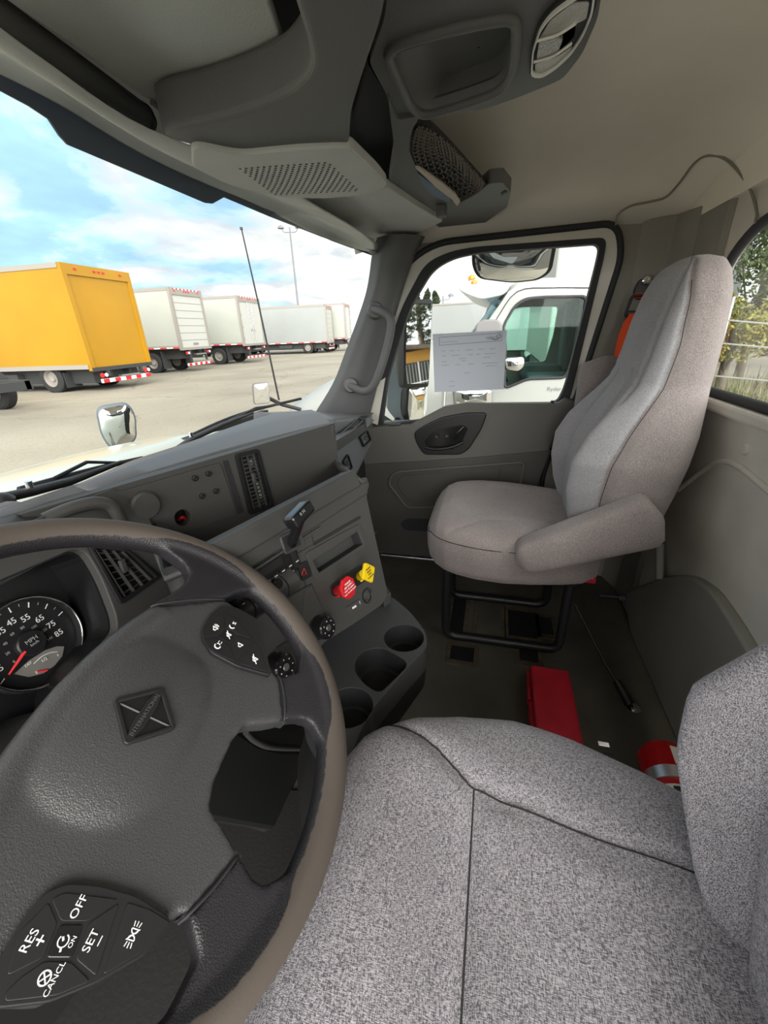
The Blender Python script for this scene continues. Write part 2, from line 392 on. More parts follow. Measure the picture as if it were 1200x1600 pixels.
# pressed trim on the rear wall
tp = [Y(*p, RW + .028) for p in [(975, 925), (1040, 899), (1075, 897), (1108, 920), (1150, 985), (1190, 1060), (1230, 1160)]]
tp = [A(p[0], p[1], max(p[2], FZ)) for p in tp]
tp = [A(1.36, RW + .028, FZ)] + tp + [A(.30, RW + .028, 1.25), A(.30, RW + .028, FZ)]
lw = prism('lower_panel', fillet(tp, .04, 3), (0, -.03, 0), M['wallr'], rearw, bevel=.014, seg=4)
tube('pressed_ridge', crs([Y(*p, RW + .001) for p in [(1060, 765), (1095, 738), (1122, 722), (1150, 726), (1200, 765), (1300, 850)]], 6), .008, M['wall'], rearw)
lathe('trim_button', Y(1166, 702, RW), (0, 1, 0), [(0, .006), (.010, .006), (.014, .003), (.015, 0)], M['wall'], rearw)
box('window_ledge', (.66, RW + .012, 1.795), (1.55, .022, .03), M['wall'], rearw, bevel=.008)
# post beside the seat in front of the rear wall
pp = [Y(*p, RW + .05) for p in [(1022, 830), (1040, 835), (1036, 905), (1024, 905)]]
tube('corner_post', [Y(1031, 850, RW + .03), Y(1031, 905, RW + .03)], .012, M['wallr'], rearw, n=12)

# passenger side: door, seal and the wall round it
DX = 1.735
def D(x, y, o=0): return X(x, y, DX + o)
sx = 1.74
opening = fillet([A(sx, .62, FZ + .02), A(sx, .62, 1.75), A(sx, .37, 2.22), A(sx, .25, 2.287), A(sx, -.350, 2.296), A(sx, -.378, 2.20), A(sx, -.300, 1.72), A(sx, -.215, 1.44), A(sx, -.23, FZ + .02)], [.03, .1, .12, .1, .05, .04, .1, .08, .03], 5)
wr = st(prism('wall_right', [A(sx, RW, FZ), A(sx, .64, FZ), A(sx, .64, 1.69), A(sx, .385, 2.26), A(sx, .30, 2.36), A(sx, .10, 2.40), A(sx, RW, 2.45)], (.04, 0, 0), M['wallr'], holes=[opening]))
tube('door_seal', [p + A(-.004, 0, 0) for p in opening], .011, M['rubber'], wr, closed=True, n=8)
# moulded trim over the rear corner, its rolled edge
# corner trim body
cb = [[A(1.739, -.42, z), A(1.739, -.56, z), A(1.44, -.56, z), A(1.46, -.548, z), A(1.62, -.545, z), A(1.715, -.51, z)] for z in (FZ, 1.6, 2.0, 2.3)]
loft('corner_trim', cb, M['wallr'], wr, smooth=False, bevel=.01)

win_out = fillet([D(578, 668), D(592, 588), D(628, 480), D(664, 412), D(700, 394), D(740, 386), D(948, 371), D(944, 400), D(893, 612), D(886, 634)], [.01, .05, .05, .08, .05, .1, .055, .05, .03, .01], 5)
win_in = fillet([D(597, 664), D(606, 590), D(641, 480), D(676, 422), D(706, 404), D(746, 395), D(938, 381), D(932, 410), D(882, 606), D(871, 628)], [.01, .05, .05, .08, .05, .1, .04, .05, .04, .02], 5)
fr_out = fillet([A(DX, .60, 1.58), A(DX, .60, 1.76), A(DX, .375, 2.225), A(DX, .25, 2.285), A(DX, -.345, 2.293), A(DX, -.372, 2.19), A(DX, -.290, 1.58)], [.02, .1, .12, .08, .05, .04, .01], 5)
door = st(prism('door_1', fr_out, (.035, 0, 0), M['cream'], holes=[win_out], bevel=.004)); door['label'] = 'passenger door of the cab'
prism('window_gasket', [p + A(-.006, 0, 0) for p in win_out], (.035, 0, 0), M['rubber'], door, holes=[[p + A(-.006, 0, 0) for p in win_in]], bevel=.003)
wp = prism('window_pane', [p + A(.012, 0, 0) for p in win_out], (.004, 0, 0), M['glass'], door)
TX = 1.70
def T(x, y, o=0): return X(x, y, TX + o)
trim_top = [T(574, 668), T(640, 664), T(664, 652), T(694, 636), T(728, 630), T(760, 631), T(872, 630), T(884, 622), T(905, 628)]
tr = [A(TX, .60, FZ + .03), A(TX, .60, 1.66)] + trim_top + [A(TX, -.245, 1.62), A(TX, -.205, 1.42), A(TX, -.215, FZ + .03)]
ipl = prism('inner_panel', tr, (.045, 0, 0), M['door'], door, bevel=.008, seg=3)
# lower half sits proud with its crease
lt = [A(TX - .006, .60, FZ + .03), T(560, 726, -.006), T(640, 722, -.006), T(740, 715, -.006), T(862, 704, -.006), A(TX - .006, -.20, 1.40), A(TX - .006, -.21, FZ + .03)]
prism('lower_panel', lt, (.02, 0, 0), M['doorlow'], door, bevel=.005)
pk = fillet([T(p[0], p[1], -.012) for p in [(607, 756), (612, 742), (622, 737), (820, 722), (806, 790), (636, 793)]], [.02, .02, .02, .02, .02, .02], 4)
tube('pocket_rim', pk, .0045, M['door'], door, closed=True, n=8)
pk2 = fillet([T(p[0], p[1], -.010) for p in [(618, 757), (626, 744), (784, 732), (770, 780), (640, 786)]], .02, 4)
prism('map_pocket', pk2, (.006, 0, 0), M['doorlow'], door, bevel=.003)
hz = fillet([T(p[0], p[1], -.010) for p in [(646, 676), (664, 664), (690, 652), (728, 645), (762, 645), (752, 672), (733, 702), (720, 711), (662, 711), (650, 692)]], .02, 4)
bz = prism('handle_bezel', hz, (.02, 0, 0), M['blackdeep'], door, bevel=.005, seg=3)
hz2 = fillet([T(p[0], p[1], -.014) for p in [(662, 690), (680, 672), (722, 664), (732, 668), (722, 690), (708, 702), (672, 703)]], .012, 4)
prism('handle_cup', hz2, (.003, 0, 0), M['gloss'], bz, bevel=.001)
tube('door_handle', crs([T(664, 699, -.022), T(680, 702, -.028), T(705, 699, -.028), T(724, 691, -.022)], 5), .006, M['black'], bz)
for p in ((683, 681), (699, 680)):
    lathe('window_switch', T(*p, -.016), (-1, 0, 0), [(.010, 0), (.010, .004), (.008, .006), (0, .005)], M['black'], bz)
tube('release_lever', crs([T(709, 686, -.02), T(715, 677, -.024), T(724, 667, -.02)], 4), .005, M['gloss'], bz)
box('sill_switch', T(616, 664, .012) + A(0, 0, .004), (.03, .055, .008), M['panel'], door, bevel=.002)
lathe('lock_knob', X(862, 637, 1.715), (0, 0, 1), [(.012, 0), (.012, .003), (.005, .004), (.005, .018), (.007, .022), (.006, .027), (0, .028)], M['black'], door)
gp = fillet([T(p[0], p[1], -.010) for p in [(625, 818), (634, 811), (690, 811), (690, 832), (632, 828)]], .012, 4)
prism('pull_recess', gp, (.004, 0, 0), M['rubber'], door)
sp = [A(1.715, .5, FZ + .005), A(1.715, -.2, FZ + .005)]
st(tube('trim_3', sp, .008, M['steel'], n=8))['label'] = 'metal sill strip under the passenger door'

# paper taped inside the passenger window
P0 = [X(676, 522, 1.727), X(792, 516, 1.727), X(787, 608, 1.727), X(679, 613, 1.727)]
pap = prism('paper_sheet', P0, (.0015, 0, 0), M['paper']); tag(pap, 'white printed paper sheet taped on the passenger window glass', 'paper')
def PX(u, v): # u,v 0..1 on the sheet
    return (1 - v) * ((1 - u) * P0[0] + u * P0[1]) + v * ((1 - u) * P0[3] + u * P0[2]) + A(-.0006, 0, 0)
bxp = MB()
for (u0, v0), (u1, v1) in (((.09, .06), (.94, .04)), ((.94, .04), (.94, .165)), ((.94, .165), (.09, .19)), ((.09, .19), (.09, .06))):
    v_, f_ = tube_g([PX(u0, v0), PX(u1, v1)], .0007, 4); bxp.add(v_, f_)
bxp.build('printed_frame', M['ink'], pap)
UX = unit(P0[1] - P0[0]); VX = unit(P0[0] - P0[3])
lg = tube('printed_logo', crs([PX(.90, .055), PX(.925, .09), PX(.89, .135), PX(.83, .14), PX(.80, .115)], 5), .0016, M['ink'], pap, n=5)
text('logo_word', 'Ryder', PX(.81, .105), -UX, VX, .020, M['ink'], pap, align='CENTER', lift=-.0008)
rl = random.Random(3); lines = MB()
for v, segs in ((.14, ((.11, .36),)), (.29, ((.12, .17), (.24, .30), (.34, .37), (.46, .56), (.63, .72), (.79, .86))), (.37, ((.12, .18), (.26, .38), (.50, .56), (.60, .66), (.72, .86))),
                (.43, ((.36, .46), (.70, .80))), (.47, ((.12, .19), (.40, .45))), (.53, ((.12, .22), (.32, .38), (.50, .57), (.68, .90))), (.58, ((.74, .88),)), (.68, ((.44, .52),)), (.82, ((.22, .30),)), (.90, ((.22, .30),))):
    for u0, u1 in segs:
        u = u0
        while u < u1:
            w = rl.uniform(.012, .03); q, f_ = tube_g([PX(u, v), PX(min(u + w, u1), v)], .0009, 4); lines.add(q, f_); u += w + .006
lines.build('printed_text', M['greyink'], pap)
for p in (PX(.10, .0), PX(.93, .0)):
    box('tape_strip', p, (.001, .03, .014), M['glass'], pap)

# headliner
hv = []; hf = []; NX, NY = 48, 36
for j in range(NY + 1):
    for i in range(NX + 1):
        x = -.45 + 2.20 * i / NX; y = -.575 + 1.13 * j / NY
        s = (x - .65) / 1.105; t = (y - .02) / .60
        q = max(0, 1 - abs(s) ** 6) ** .42 * max(0, 1 - abs(t) ** 7) ** .42
        hv.append((x, y, 2.235 + .265 * q + .004 * sin(min(1, max(0, (y + .36) / .03)) * pi)))
for j in range(NY):
    for i in range(NX): a = j * (NX + 1) + i; hf.append((a, a + 1, a + NX + 2, a + NX + 1))
st(obj('ceiling', hv, hf, M['head'], smooth=True, solid=.02))
st(box('trim_2', (.65, -.575, 2.40), (2.2, .06, .25), M['head']))['label'] = 'headliner edge above the rear window'

def hit(px, py, off=.004):
    """first surface met from the viewpoint, used to lay a moulding on walls that already stand"""
    dg = bpy.context.evaluated_depsgraph_get(); d = ray(px, py); h_, l_, n_, i_, o_, m_ = SC.ray_cast(dg, Vector(CAM), Vector(d)); return A(*l_) - d * off
bpy.context.view_layer.update()
te = crs([hit(*p) for p in [(962, 352), (966, 335), (985, 322), (1012, 316), (1040, 308), (1062, 285), (1082, 258), (1102, 244), (1128, 246), (1152, 266), (1172, 296), (1182, 330), (1180, 348)]], 5)
tube('trim_edge', te, .0030, M['wallr'], wr, n=8)
# windscreen, cowl trims and pillars
base = [A(-.42, .80, 1.70), A(0, .83, 1.72), A(.45, .84, 1.725), A(.9, .82, 1.725), A(1.3, .78, 1.72), A(1.60, .68, 1.70), A(1.70, .60, 1.69)]
topl = [A(-.30, .60, 2.38), A(0, .64, 2.38), A(.45, .66, 2.38), A(.9, .63, 2.37), A(1.25, .57, 2.34), A(1.52, .45, 2.30), A(1.64, .37, 2.28)]
ws = st(loft('window_2', [crs(base, 6), crs(topl, 6)], M['glass'], closed=False, caps=False)); ws['label'] = 'curved windscreen of the cab'
# dark band at the top of the windscreen (px outline on the y of the glass)
def WS(x, y): # point on the windscreen: iterate on the plane through the glass near x
    p = Y(x, y, .62)
    for _ in range(12):
        xx = min(1.6, max(-.2, p[0])); t = (p[2] - 1.72) / .65
        b = np.interp(xx, [q[0] for q in base], [q[1] for q in base]); tt = np.interp(xx, [q[0] for q in topl], [q[1] for q in topl])
        p = Y(x, y, (1 - t) * b + t * tt - .012)
    return p
low = [(-120, 105), (-40, 128), (0, 142), (45, 166), (75, 186), (92, 212), (105, 226), (200, 266), (320, 317), (331, 318), (349, 308), (420, 338), (500, 369), (583, 400)]
upp = [(-120, 60), (-40, 95), (0, 114), (40, 133), (70, 149), (98, 164), (130, 184), (215, 236), (300, 274), (340, 290), (375, 302), (430, 328), (512, 369), (588, 394)]
bd = MB(); bd.add(*loft_g([[WS(*p) for p in low], [WS(*p) for p in upp]], closed=False, caps=False))
bd.build('shade_band', M['frit'], ws, solid=.004)
# pillar on the passenger side
pl_ = [X(600, 368, 1.63), X(592, 392, 1.63), X(585, 440, 1.63), X(574, 480, 1.63), X(548, 550, 1.63), X(528, 600, 1.63), X(496, 652, 1.63)]
pr_ = [X(664, 370, 1.71), X(650, 396, 1.71), X(634, 440, 1.71), X(616, 500, 1.71), X(600, 560, 1.71), X(588, 610, 1.71), X(574, 665, 1.71)]
secs = []
for a, b in zip(crs(pl_, 4), crs(pr_, 4)):
    c = (a + b) / 2 + A(-.035, -.012, 0); secs.append([a, a * .75 + c * .25 + A(-.012, 0, 0), c, b * .7 + c * .3 + A(-.012, -.006, 0), b, b + A(.02, .02, 0), (a + b) / 2 + A(.05, .05, 0), a + A(.02, .03, 0)])
pil = st(loft('trim_1', secs, M['pillar'], sharp=60)); pil['label'] = 'windscreen pillar trim beside the passenger door'
# left pillar of the open driver's side
st(loft('trim_4', [[A(-.42, .70, 1.68), A(-.34, .74, 1.68), A(-.36, .82, 1.68), A(-.44, .80, 1.68)], [A(-.34, .46, 2.36), A(-.26, .50, 2.36), A(-.28, .58, 2.36), A(-.36, .56, 2.36)]], M['pillar'], smooth=False, bevel=.01))['label'] = 'windscreen pillar trim on the driver side'
# cream sheet metal between pillar and window
prism('door_edge', [X(566, 655, 1.725), X(578, 606, 1.725), X(602, 590, 1.725), X(590, 664, 1.725)], (.01, 0, 0), M['cream'], door)

# grab handle on the pillar
gh = empty('grab_handle', X(570, 600, 1.60), 'grey grab handle bolted along the windscreen pillar', 'handle')
hp = [X(582, 483, 1.60), X(597, 487, 1.575), X(609, 496, 1.565), X(611, 512, 1.56), X(604, 545, 1.56), X(594, 578, 1.56), X(583, 603, 1.57), X(568, 611, 1.585), X(546, 602, 1.60)]
tube('grip', crs(hp, 6), .0155, M['pillar'], gh, n=14)
for p in ((584, 486), (546, 603)):
    e0 = X(*p, 1.60); bt = lathe('mounting_foot', e0 + A(.02, .0, 0), (-1, -.3, .1), [(.030, 0), (.030, .018), (.025, .030), (.012, .032), (0, .028)], M['pillar'], gh)
    lathe('bolt', e0 + unit((-1, -.3, .1)) * .006, (-1, -.3, .1), [(.009, 0), (.009, .004), (.004, .005), (0, .002)], M['black'], bt, n=6)

# ================================================================ SEATS
CT = [(.192, .06, .02, 1.365), (.186, .13, .045, 1.367), (.172, .175, .066, 1.368), (.15, .208, .082, 1.369), (.12, .232, .090, 1.369), (.08, .248, .0945, 1.368), (.02, .262, .096, 1.366), (-.06, .266, .096, 1.364), (-.14, .256, .094, 1.362), (-.22, .238, .092, 1.360), (-.29, .218, .088, 1.358), (-.33, .19, .07, 1.356), (-.345, .12, .03, 1.355)]
CE = .50
def csec(y):
    ys = [c[0] for c in CT][::-1]
    return [float(np.interp(y, ys, [c[k] for c in CT][::-1])) for k in (1, 2, 3)]
def kwf(y): return 1.02 + .065 * exp(-((y + .10) / .13) ** 2)
def ctop(x, y, CE=.42):
    w, h, cz = csec(y); cz += .030; w *= kwf(y); q = min(.999, abs(x / w)); return cz + h * (1 - q ** (2 / CE)) ** (CE / 2)
SEAM1 = [(.236, .135), (.200, .06), (.165, .015), (.147, -.01), (.135, -.08), (.124, -.17), (.117, -.30)]
def seam_d(x, y, big):
    x = abs(x); P = SEAM1; d = 9
    for i in range(len(P) - 1):
        a = A(*P[i]); b = A(*P[i + 1]); t = np.clip(((A(x, y) - a) @ (b - a)) / ((b - a) @ (b - a)), 0, 1); d = min(d, np.linalg.norm(A(x, y) - a - t * (b - a)))
    if x < .147 and big: d = min(d, abs(y + .008))
    return d
def make_cushion(root, cx, m, big):
    CE = .42 if big else .40; UPZ = .030 if big else 0
    ys = list(np.interp(np.linspace(0, 1, 100), [0, .12, .9, 1], [.192, .17, -.32, -.345])); n = 150; secs = []
    for y in ys:
        w, h, cz = csec(y); ring = []; cz += UPZ; w *= kwf(y) if big else 1
        for i in range(n):
            a = 2 * pi * i / n; c, s = cos(a), sin(a)
            x = w * abs(c) ** CE * (1 if c >= 0 else -1); z = h * abs(s) ** CE * (1 if s >= 0 else -1)
            if s > 0:
                d = seam_d(x, y, big); g = (.0055 if big else .003) * exp(-(d / .007) ** 2) - .003 * exp(-((d - .03) / .03) ** 2) * (1 if big else .4)
                z -= g * min(1, h / .08) + .010 * max(0, 1 - (x / .2) ** 2) * max(0, 1 - ((y + .1) / .22) ** 2)
                z += .0012 * noise.noise(Vector((x * 14, y * 14, cx)))
            else: x *= .97 + .0 * z
            ring.append(A(cx + x, y, cz + z))
        secs.append(ring)
    c = loft('seat_cushion', secs, m, root)
    if not big:
        P = []
        for y in [-.27, -.2, -.1, 0, .08, .12, .15, .168, .178]:
            w, h, cz = csec(y); q = min(.95, .045 / h); P.append((w * (1 - q ** (2 / CE)) ** (CE / 2) + .0005, y, cz + min(.045, .95 * h)))
        pts = [A(cx - x, y, z) for x, y, z in P] + [A(cx + x, y, z) for x, y, z in P[::-1]]
        tube('edge_seam', crs(pts, 4), .0013, M['seam'], c, n=6)
    return c
BT = [ # z, y_front, y_rear, half width, bolster
 (1.400, -.255, -.44, .190, .005), (1.44, -.250, -.46, .212, .02), (1.50, -.247, -.475, .228, .042), (1.58, -.245, -.49, .236, .058), (1.66, -.252, -.505, .236, .062), (1.73, -.275, -.515, .218, .050),
 (1.79, -.305, -.520, .190, .028), (1.85, -.338, -.523, .165, .012), (1.92, -.352, -.525, .157, .006), (2.00, -.364, -.522, .155, .004), (2.06, -.378, -.515, .152, .002), (2.10, -.392, -.505, .138, 0), (2.125, -.410, -.492, .112, 0), (2.137, -.430, -.472, .06, 0)]
def wsn(z): return float(np.interp(z, [1.40, 1.66, 1.76, 1.84, 1.95, 2.04, 2.10, 2.14], [.34, .30, .24, .14, .12, .22, .45, .60]))
def make_back(root, cx, m, m2):
    zt = [b[0] for b in BT]; zs = list(np.interp(np.linspace(0, 1, 90), [0, .05, .9, 1], [1.40, 1.425, 2.09, 2.137])); n = 132; secs = []
    ev = .55
    vs = []; fs = []; mi = []
    for z in zs:
        yf, yr, w, b = [float(np.interp(z, zt, [q[k] for q in BT])) for k in (1, 2, 3, 4)]
        yc = (yf + yr) / 2; h = (yf - yr) / 2
        if m2 is m: w *= float(np.interp(z, [1.40, 1.47, 1.54, 1.60, 1.64], [.35, .52, .76, .94, 1]))
        for i in range(n):
            a = 2 * pi * i / n; c, s = cos(a), sin(a)
            x = w * abs(c) ** ev * (1 if c >= 0 else -1); y = h * abs(s) ** ev * (1 if s >= 0 else -1)
            u = abs(x) / w
            if s > 0:
                y += b * exp(-((u - .80) / .17) ** 2) * abs(s) ** .3
                cr_ = .52 - .10 * (z - 1.45) / .4
                if z < 1.88: y -= .010 * exp(-((u - cr_) / .05) ** 2)
                # panel border of the head part
                y -= .007 * exp(-((u - .80) / .04) ** 2) * (1 if z > 1.8 else 0)
                y -= .006 * exp(-((z - 1.87 - .05 * (u > .5) * (u - .5)) / .010) ** 2) * (u < .8) * .6
            thr = wsn(z)
            k_ = 1 - .035 * exp(-((s - thr) / .10) ** 2) * (abs(c) > .3)
            if m2 is m: k_ *= 1 - .11 * exp(-((z - 1.735 - .05 * s) / .013) ** 2)
            vs.append(A(cx + x * k_, yc + y * (1 if s > 0 else k_), z))
            mi.append(1 if s > thr else 0)
    for i in range(len(zs) - 1):
        for k in range(n): l = (k + 1) % n; fs.append((i * n + k, i * n + l, (i + 1) * n + l, (i + 1) * n + k))
    fs.append(tuple(range(n - 1, -1, -1))); fs.append(tuple(range((len(zs) - 1) * n, len(zs) * n)))
    o = obj('backrest', vs, fs, m, root, smooth=True)
    if m2 is not m:
        o.data.materials.append(m2)
        for p in o.data.polygons:
            if all(mi[v] for v in p.vertices): p.material_index = 1
    # welt at the edge of the side panel
    for sgn in (-1, 1):
        pts = []
        for z in np.linspace(1.43, 2.08, 40):
            yf, yr, w, b = [float(np.interp(z, zt, [q[k] for q in BT])) for k in (1, 2, 3, 4)]
            yc = (yf + yr) / 2; h = (yf - yr) / 2; w *= float(np.interp(z, [1.40, 1.47, 1.54, 1.60, 1.64], [.35, .52, .76, .94, 1])) if m2 is m else 1; s0_ = wsn(z); t = (1 - s0_ ** 2) ** (ev / 2); s_ = s0_ ** ev
            pts.append(A(cx + sgn * w * t, yc + h * s_ + b * exp(-((t - .80) / .17) ** 2) * s0_ ** .3 - .001, z))
        tube('welt', pts, .0010, M['seam'], o, n=6)
    return o
def capsule(name, P, H, wd, m, root, xdir=(1, 0, 0), e=.5, n=28):
    """rounded pad swept along P with half heights H and half width wd"""
    P = [A(*p) for p in P]; secs = []; m_ = len(P)
    for i, p in enumerate(P):
        d = unit(P[min(i + 1, m_ - 1)] - P[max(i - 1, 0)]); xx = A(*xdir); nn = np.cross(xx, d)
        f = H[i]; ww = wd * min(1, .35 + f / max(H) * .8)
        secs.append([p + xx * a + nn * b for a, b in sell(ww, f, e, n)])
    return loft(name, secs, m, root)

def arm(name, a, b, ha, hb, wd, m, root, n=16):
    a, b = A(*a), A(*b); P = []; H = []
    for t in np.linspace(0, 1, n):
        P.append(a + (b - a) * t); hh = ha + (hb - ha) * t
        L_ = np.linalg.norm(b - a); k0 = min(1, t * L_ / (ha * .7)); k1 = min(1, (1 - t) * L_ / (hb * .55))
        k = min(k0, k1); H.append(hh * max(.12, sqrt(max(0, 1 - (1 - k) ** 2))))
    return capsule(name, P, H, wd, m, root)

# passenger seat
CXP = 1.33
ps = empty('passenger_seat', (CXP, -.08, FZ), 'grey brown fabric passenger seat with high back and padded armrests beside the door', 'seat', 'cab seats')
make_cushion(ps, CXP, M['fabricp'], False)
make_back(ps, CXP, M['fabricp'], M['fabricg'])
ar = arm('armrest', X(806, 872, 1.065), X(1034, 806, 1.065), .046, .074, .042, M['fabricp'], ps, 26)
ar2 = arm('armrest', X(912, 760, 1.615), X(952, 556, 1.615), .075, .085, .036, M['fabricp'], ps, 22)
cyl('armrest_pivot', (1.06, -.40, 1.50), (1.14, -.42, 1.50), .022, M['black'], ps)
for nx, y0, y1, zt in ((1.18, .115, -.268, 1.285), (1.43, .12, -.25, 1.285)):
    zb = FZ + .018
    lp = fillet([A(nx, y0, zt), A(nx, y0, zb), A(nx, y1, zb), A(nx, y1, zt)], [0, .04, .04, 0], 5)
    tube('base_frame', lp, .0155, M['black'], ps, n=10)
for k, (y_, z_) in enumerate(((.10, 1.275), (-.25, 1.275))):
    cyl('cross_bar', (1.17, y_, z_), (1.45, y_, z_), .012, M['black'], ps)
box('seat_pan', (CXP, -.08, 1.278), (.38, .40, .016), M['black'], ps, bevel=.004)
for p, s in (((722, 1022), (.07, .08)), ((826, 1022), (.07, .06)), ((716, 960), (.20, .05)), ((816, 975), (.15, .10)), ((853, 978), (.10, .045)), ((765, 965), (.22, .09))):
    q = Z(*p, FZ + .003); box('stain_plate', q - A(0, 0, .002), (s[0] + .035, s[1] + .03, .004), M['rust'], ps, bevel=.001)
    q = Z(*p, FZ + .003); box('mounting_plate', q + A(0, 0, 0), (s[0], s[1], .006), M['black'] if p[0] != 765 else M['floor'], ps, bevel=.002)
bk = box('buckle', X(922, 905, 1.16), (.02, .03, .02), M['redcase'], ps, bevel=.004)
lathe('slide_lever', X(938, 930, 1.2), (-.3, -1, .2), [(.004, 0), (.004, .05), (.010, .052), (.010, .07), (0, .072)], M['rubber'], ps)

# driver seat, close to the camera
CXD = .183
ds_ = empty('driver_seat', (CXD, -.08, FZ), 'large grey woven fabric driver seat filling the foreground beside the steering wheel', 'seat', 'cab seats')
dc = make_cushion(ds_, CXD, M['fabric'], True)
from mathutils.bvhtree import BVHTree
_o = ORG[dc]; _bv = BVHTree.FromPolygons([Vector(v.co) + Vector(_o) for v in dc.data.vertices], [tuple(p.vertices) for p in dc.data.polygons])
def on_seat(x, y):
    h_ = _bv.ray_cast(Vector((x, y, 1.8)), Vector((0, 0, -1)))[0]; return None if h_ is None else A(*h_) + A(0, 0, .0002)
for sg in (-1, 1):
    pts = [on_seat(CXD + sg * q[0], q[1]) for q in crs([A(p[0], p[1], 0) for p in SEAM1[:-1] + [(.119, -.28)]], 10)]; pts = [p for p in pts if p is not None]
    tube('side_seam', pts, .0011, M['seam'], dc, n=6)
pts = [on_seat(CXD + xx, -.008) for xx in np.linspace(-.147, .147, 50)]
tube('cross_seam', pts, .0011, M['seam'], dc, n=6)
make_back(ds_, CXD, M['fabric'], M['fabric'])
box('suspension_base', (CXD, -.08, 1.115), (.34, .36, .29), M['black'], ds_, bevel=.02)
box('base_plate', (CXD, -.08, FZ + .015), (.42, .44, .03), M['black'], ds_, bevel=.006)

# ---------------------------------------------------------------- things on the floor
def boxtop(pA, pB, pC, z):
    return Z(*pA, z), Z(*pB, z), Z(*pC, z)
zt = FZ + .085
a, b, c = boxtop((829, 1037), (888, 1046), (914, 1152), zt)
u = unit(b - a); wv = np.linalg.norm(b - a); v = unit(A(u[1], -u[0], 0)); L = .44
if (c - b) @ v < 0: v = -v
rc = empty('warning_kit_case', tuple((a + b) / 2 * A(1, 1, 0) + A(0, 0, FZ)), 'long dusty red plastic case lying on the cab floor between the seats', 'case')
Rm = np.column_stack([u, v, A(0, 0, 1)])
cc = a + u * wv / 2 + v * L / 2
box('case_body', (cc[0], cc[1], FZ + .026), (wv + .012, L, .052), M['redcase'], rc, R=Rm, bevel=.006, seg=3)
box('case_lid', (cc[0], cc[1], FZ + .070), (wv, L - .006, .030), M['redcase'], rc, R=Rm, bevel=.006, seg=3)
box('lid_rim', (cc[0], cc[1], FZ + .054), (wv + .018, L + .006, .006), M['redcase'], rc, R=Rm, bevel=.002)
for s in (.22, .78):
    q = a + v * L * s - u * .008; box('latch', (q[0], q[1], FZ + .052), (.008, .045, .03), M['redcase'], rc, R=Rm, bevel=.002)

# fire extinguisher clamped low beside the driver seat
e0 = Z(1038, 1188, 1.10); axd = unit((-1, .05, 0)); e1 = e0 + axd * .2
fe = empty('fire_extinguisher', (e0[0], e0[1], FZ), 'red fire extinguisher with silver clamp band beside the driver seat', 'extinguisher')
R_ = .054
tank = lathe('tank', e0 - axd * .02, axd, [(0, 0), (R_ * .8, .004), (R_, .02), (R_, .25), (R_ * .75, .285), (.018, .30), (.018, .32), (0, .32)], M['redpaint'], fe, n=40)
lathe('clamp_band', e0 + axd * .052, axd, [(R_ - .004, 0), (R_ + .003, 0), (R_ + .003, .026), (R_ - .004, .026)], M['steel'], fe, n=40)
def arc_plate(name, h0, h1, a0, a1, r, m, parent):
    """curved sheet round the tank"""
    uu, vv, dd = frame3(axd); vs = []; fs = []; n_ = 12
    for h in (h0, h1):
        for i in range(n_ + 1): t = a0 + (a1 - a0) * i / n_; vs.append(e0 + dd * h + r * (cos(t) * uu + sin(t) * vv))
    for i in range(n_): fs.append((i, i + 1, n_ + 2 + i, n_ + 1 + i))
    return obj(name, vs, fs, m, parent, smooth=True)
# angle facing the camera
uu, vv, dd = frame3(axd); tocam = CAM - e0; th = atan2(tocam @ vv, tocam @ uu)
rgt = np.cross(axd, tocam)
sg = 1 if (RT @ (-sin(th) * uu + cos(th) * vv)) > 0 else -1
M['label'] = mat('label_paper', (.72, .68, .58), .6)
l1 = arc_plate('upper_label', .005, .048, th + sg * .35, th + sg * 1.9, R_ + .0006, M['label'], fe)
l2 = arc_plate('lower_label', .092, .17, th - sg * .5, th + sg * 1.9, R_ + .0006, M['label'], fe)
arc_plate('label_mark', .012, .040, th + sg * .85, th + sg * 1.2, R_ + .0012, M['black'], l1)
for k in range(3): arc_plate('pictogram', .097, .117, th + sg * (.02 + .42 * k), th + sg * (.34 + .42 * k), R_ + .0012, M['black'], l2)
for k in range(4): arc_plate('label_line', .125 + .01 * k, .128 + .01 * k, th, th + sg * 1.3, R_ + .0012, M['greyink'], l2)
lathe('valve', e0 + axd * .30, axd, [(.02, 0), (.02, .03), (.012, .05), (0, .05)], M['steel'], fe)
tube('lever', [e0 + axd * .33 + uu * .02, e0 + axd * .36 + uu * .05, e0 + axd * .35 + uu * .10], .006, M['black'], fe)
box('bracket', (e0 + axd * .12) * A(1, 1, 0) + A(0, 0, FZ + .045), (.10, .10, .09), M['black'], fe, bevel=.004)

# seat belt tongue by the driver seat
bt_ = empty('seat_buckle', Z(945, 1165, 1.19), 'small silver seat belt buckle tip behind the driver seat cushion', 'buckle')
box('tongue', Z(943, 1163, 1.20), (.010, .022, .004), M['chrome'], bt_, bevel=.001)
box('buckle_body', Z(943, 1167, 1.19) + A(-.012, -.01, -.05), (.02, .02, .08), M['black'], bt_, bevel=.004)

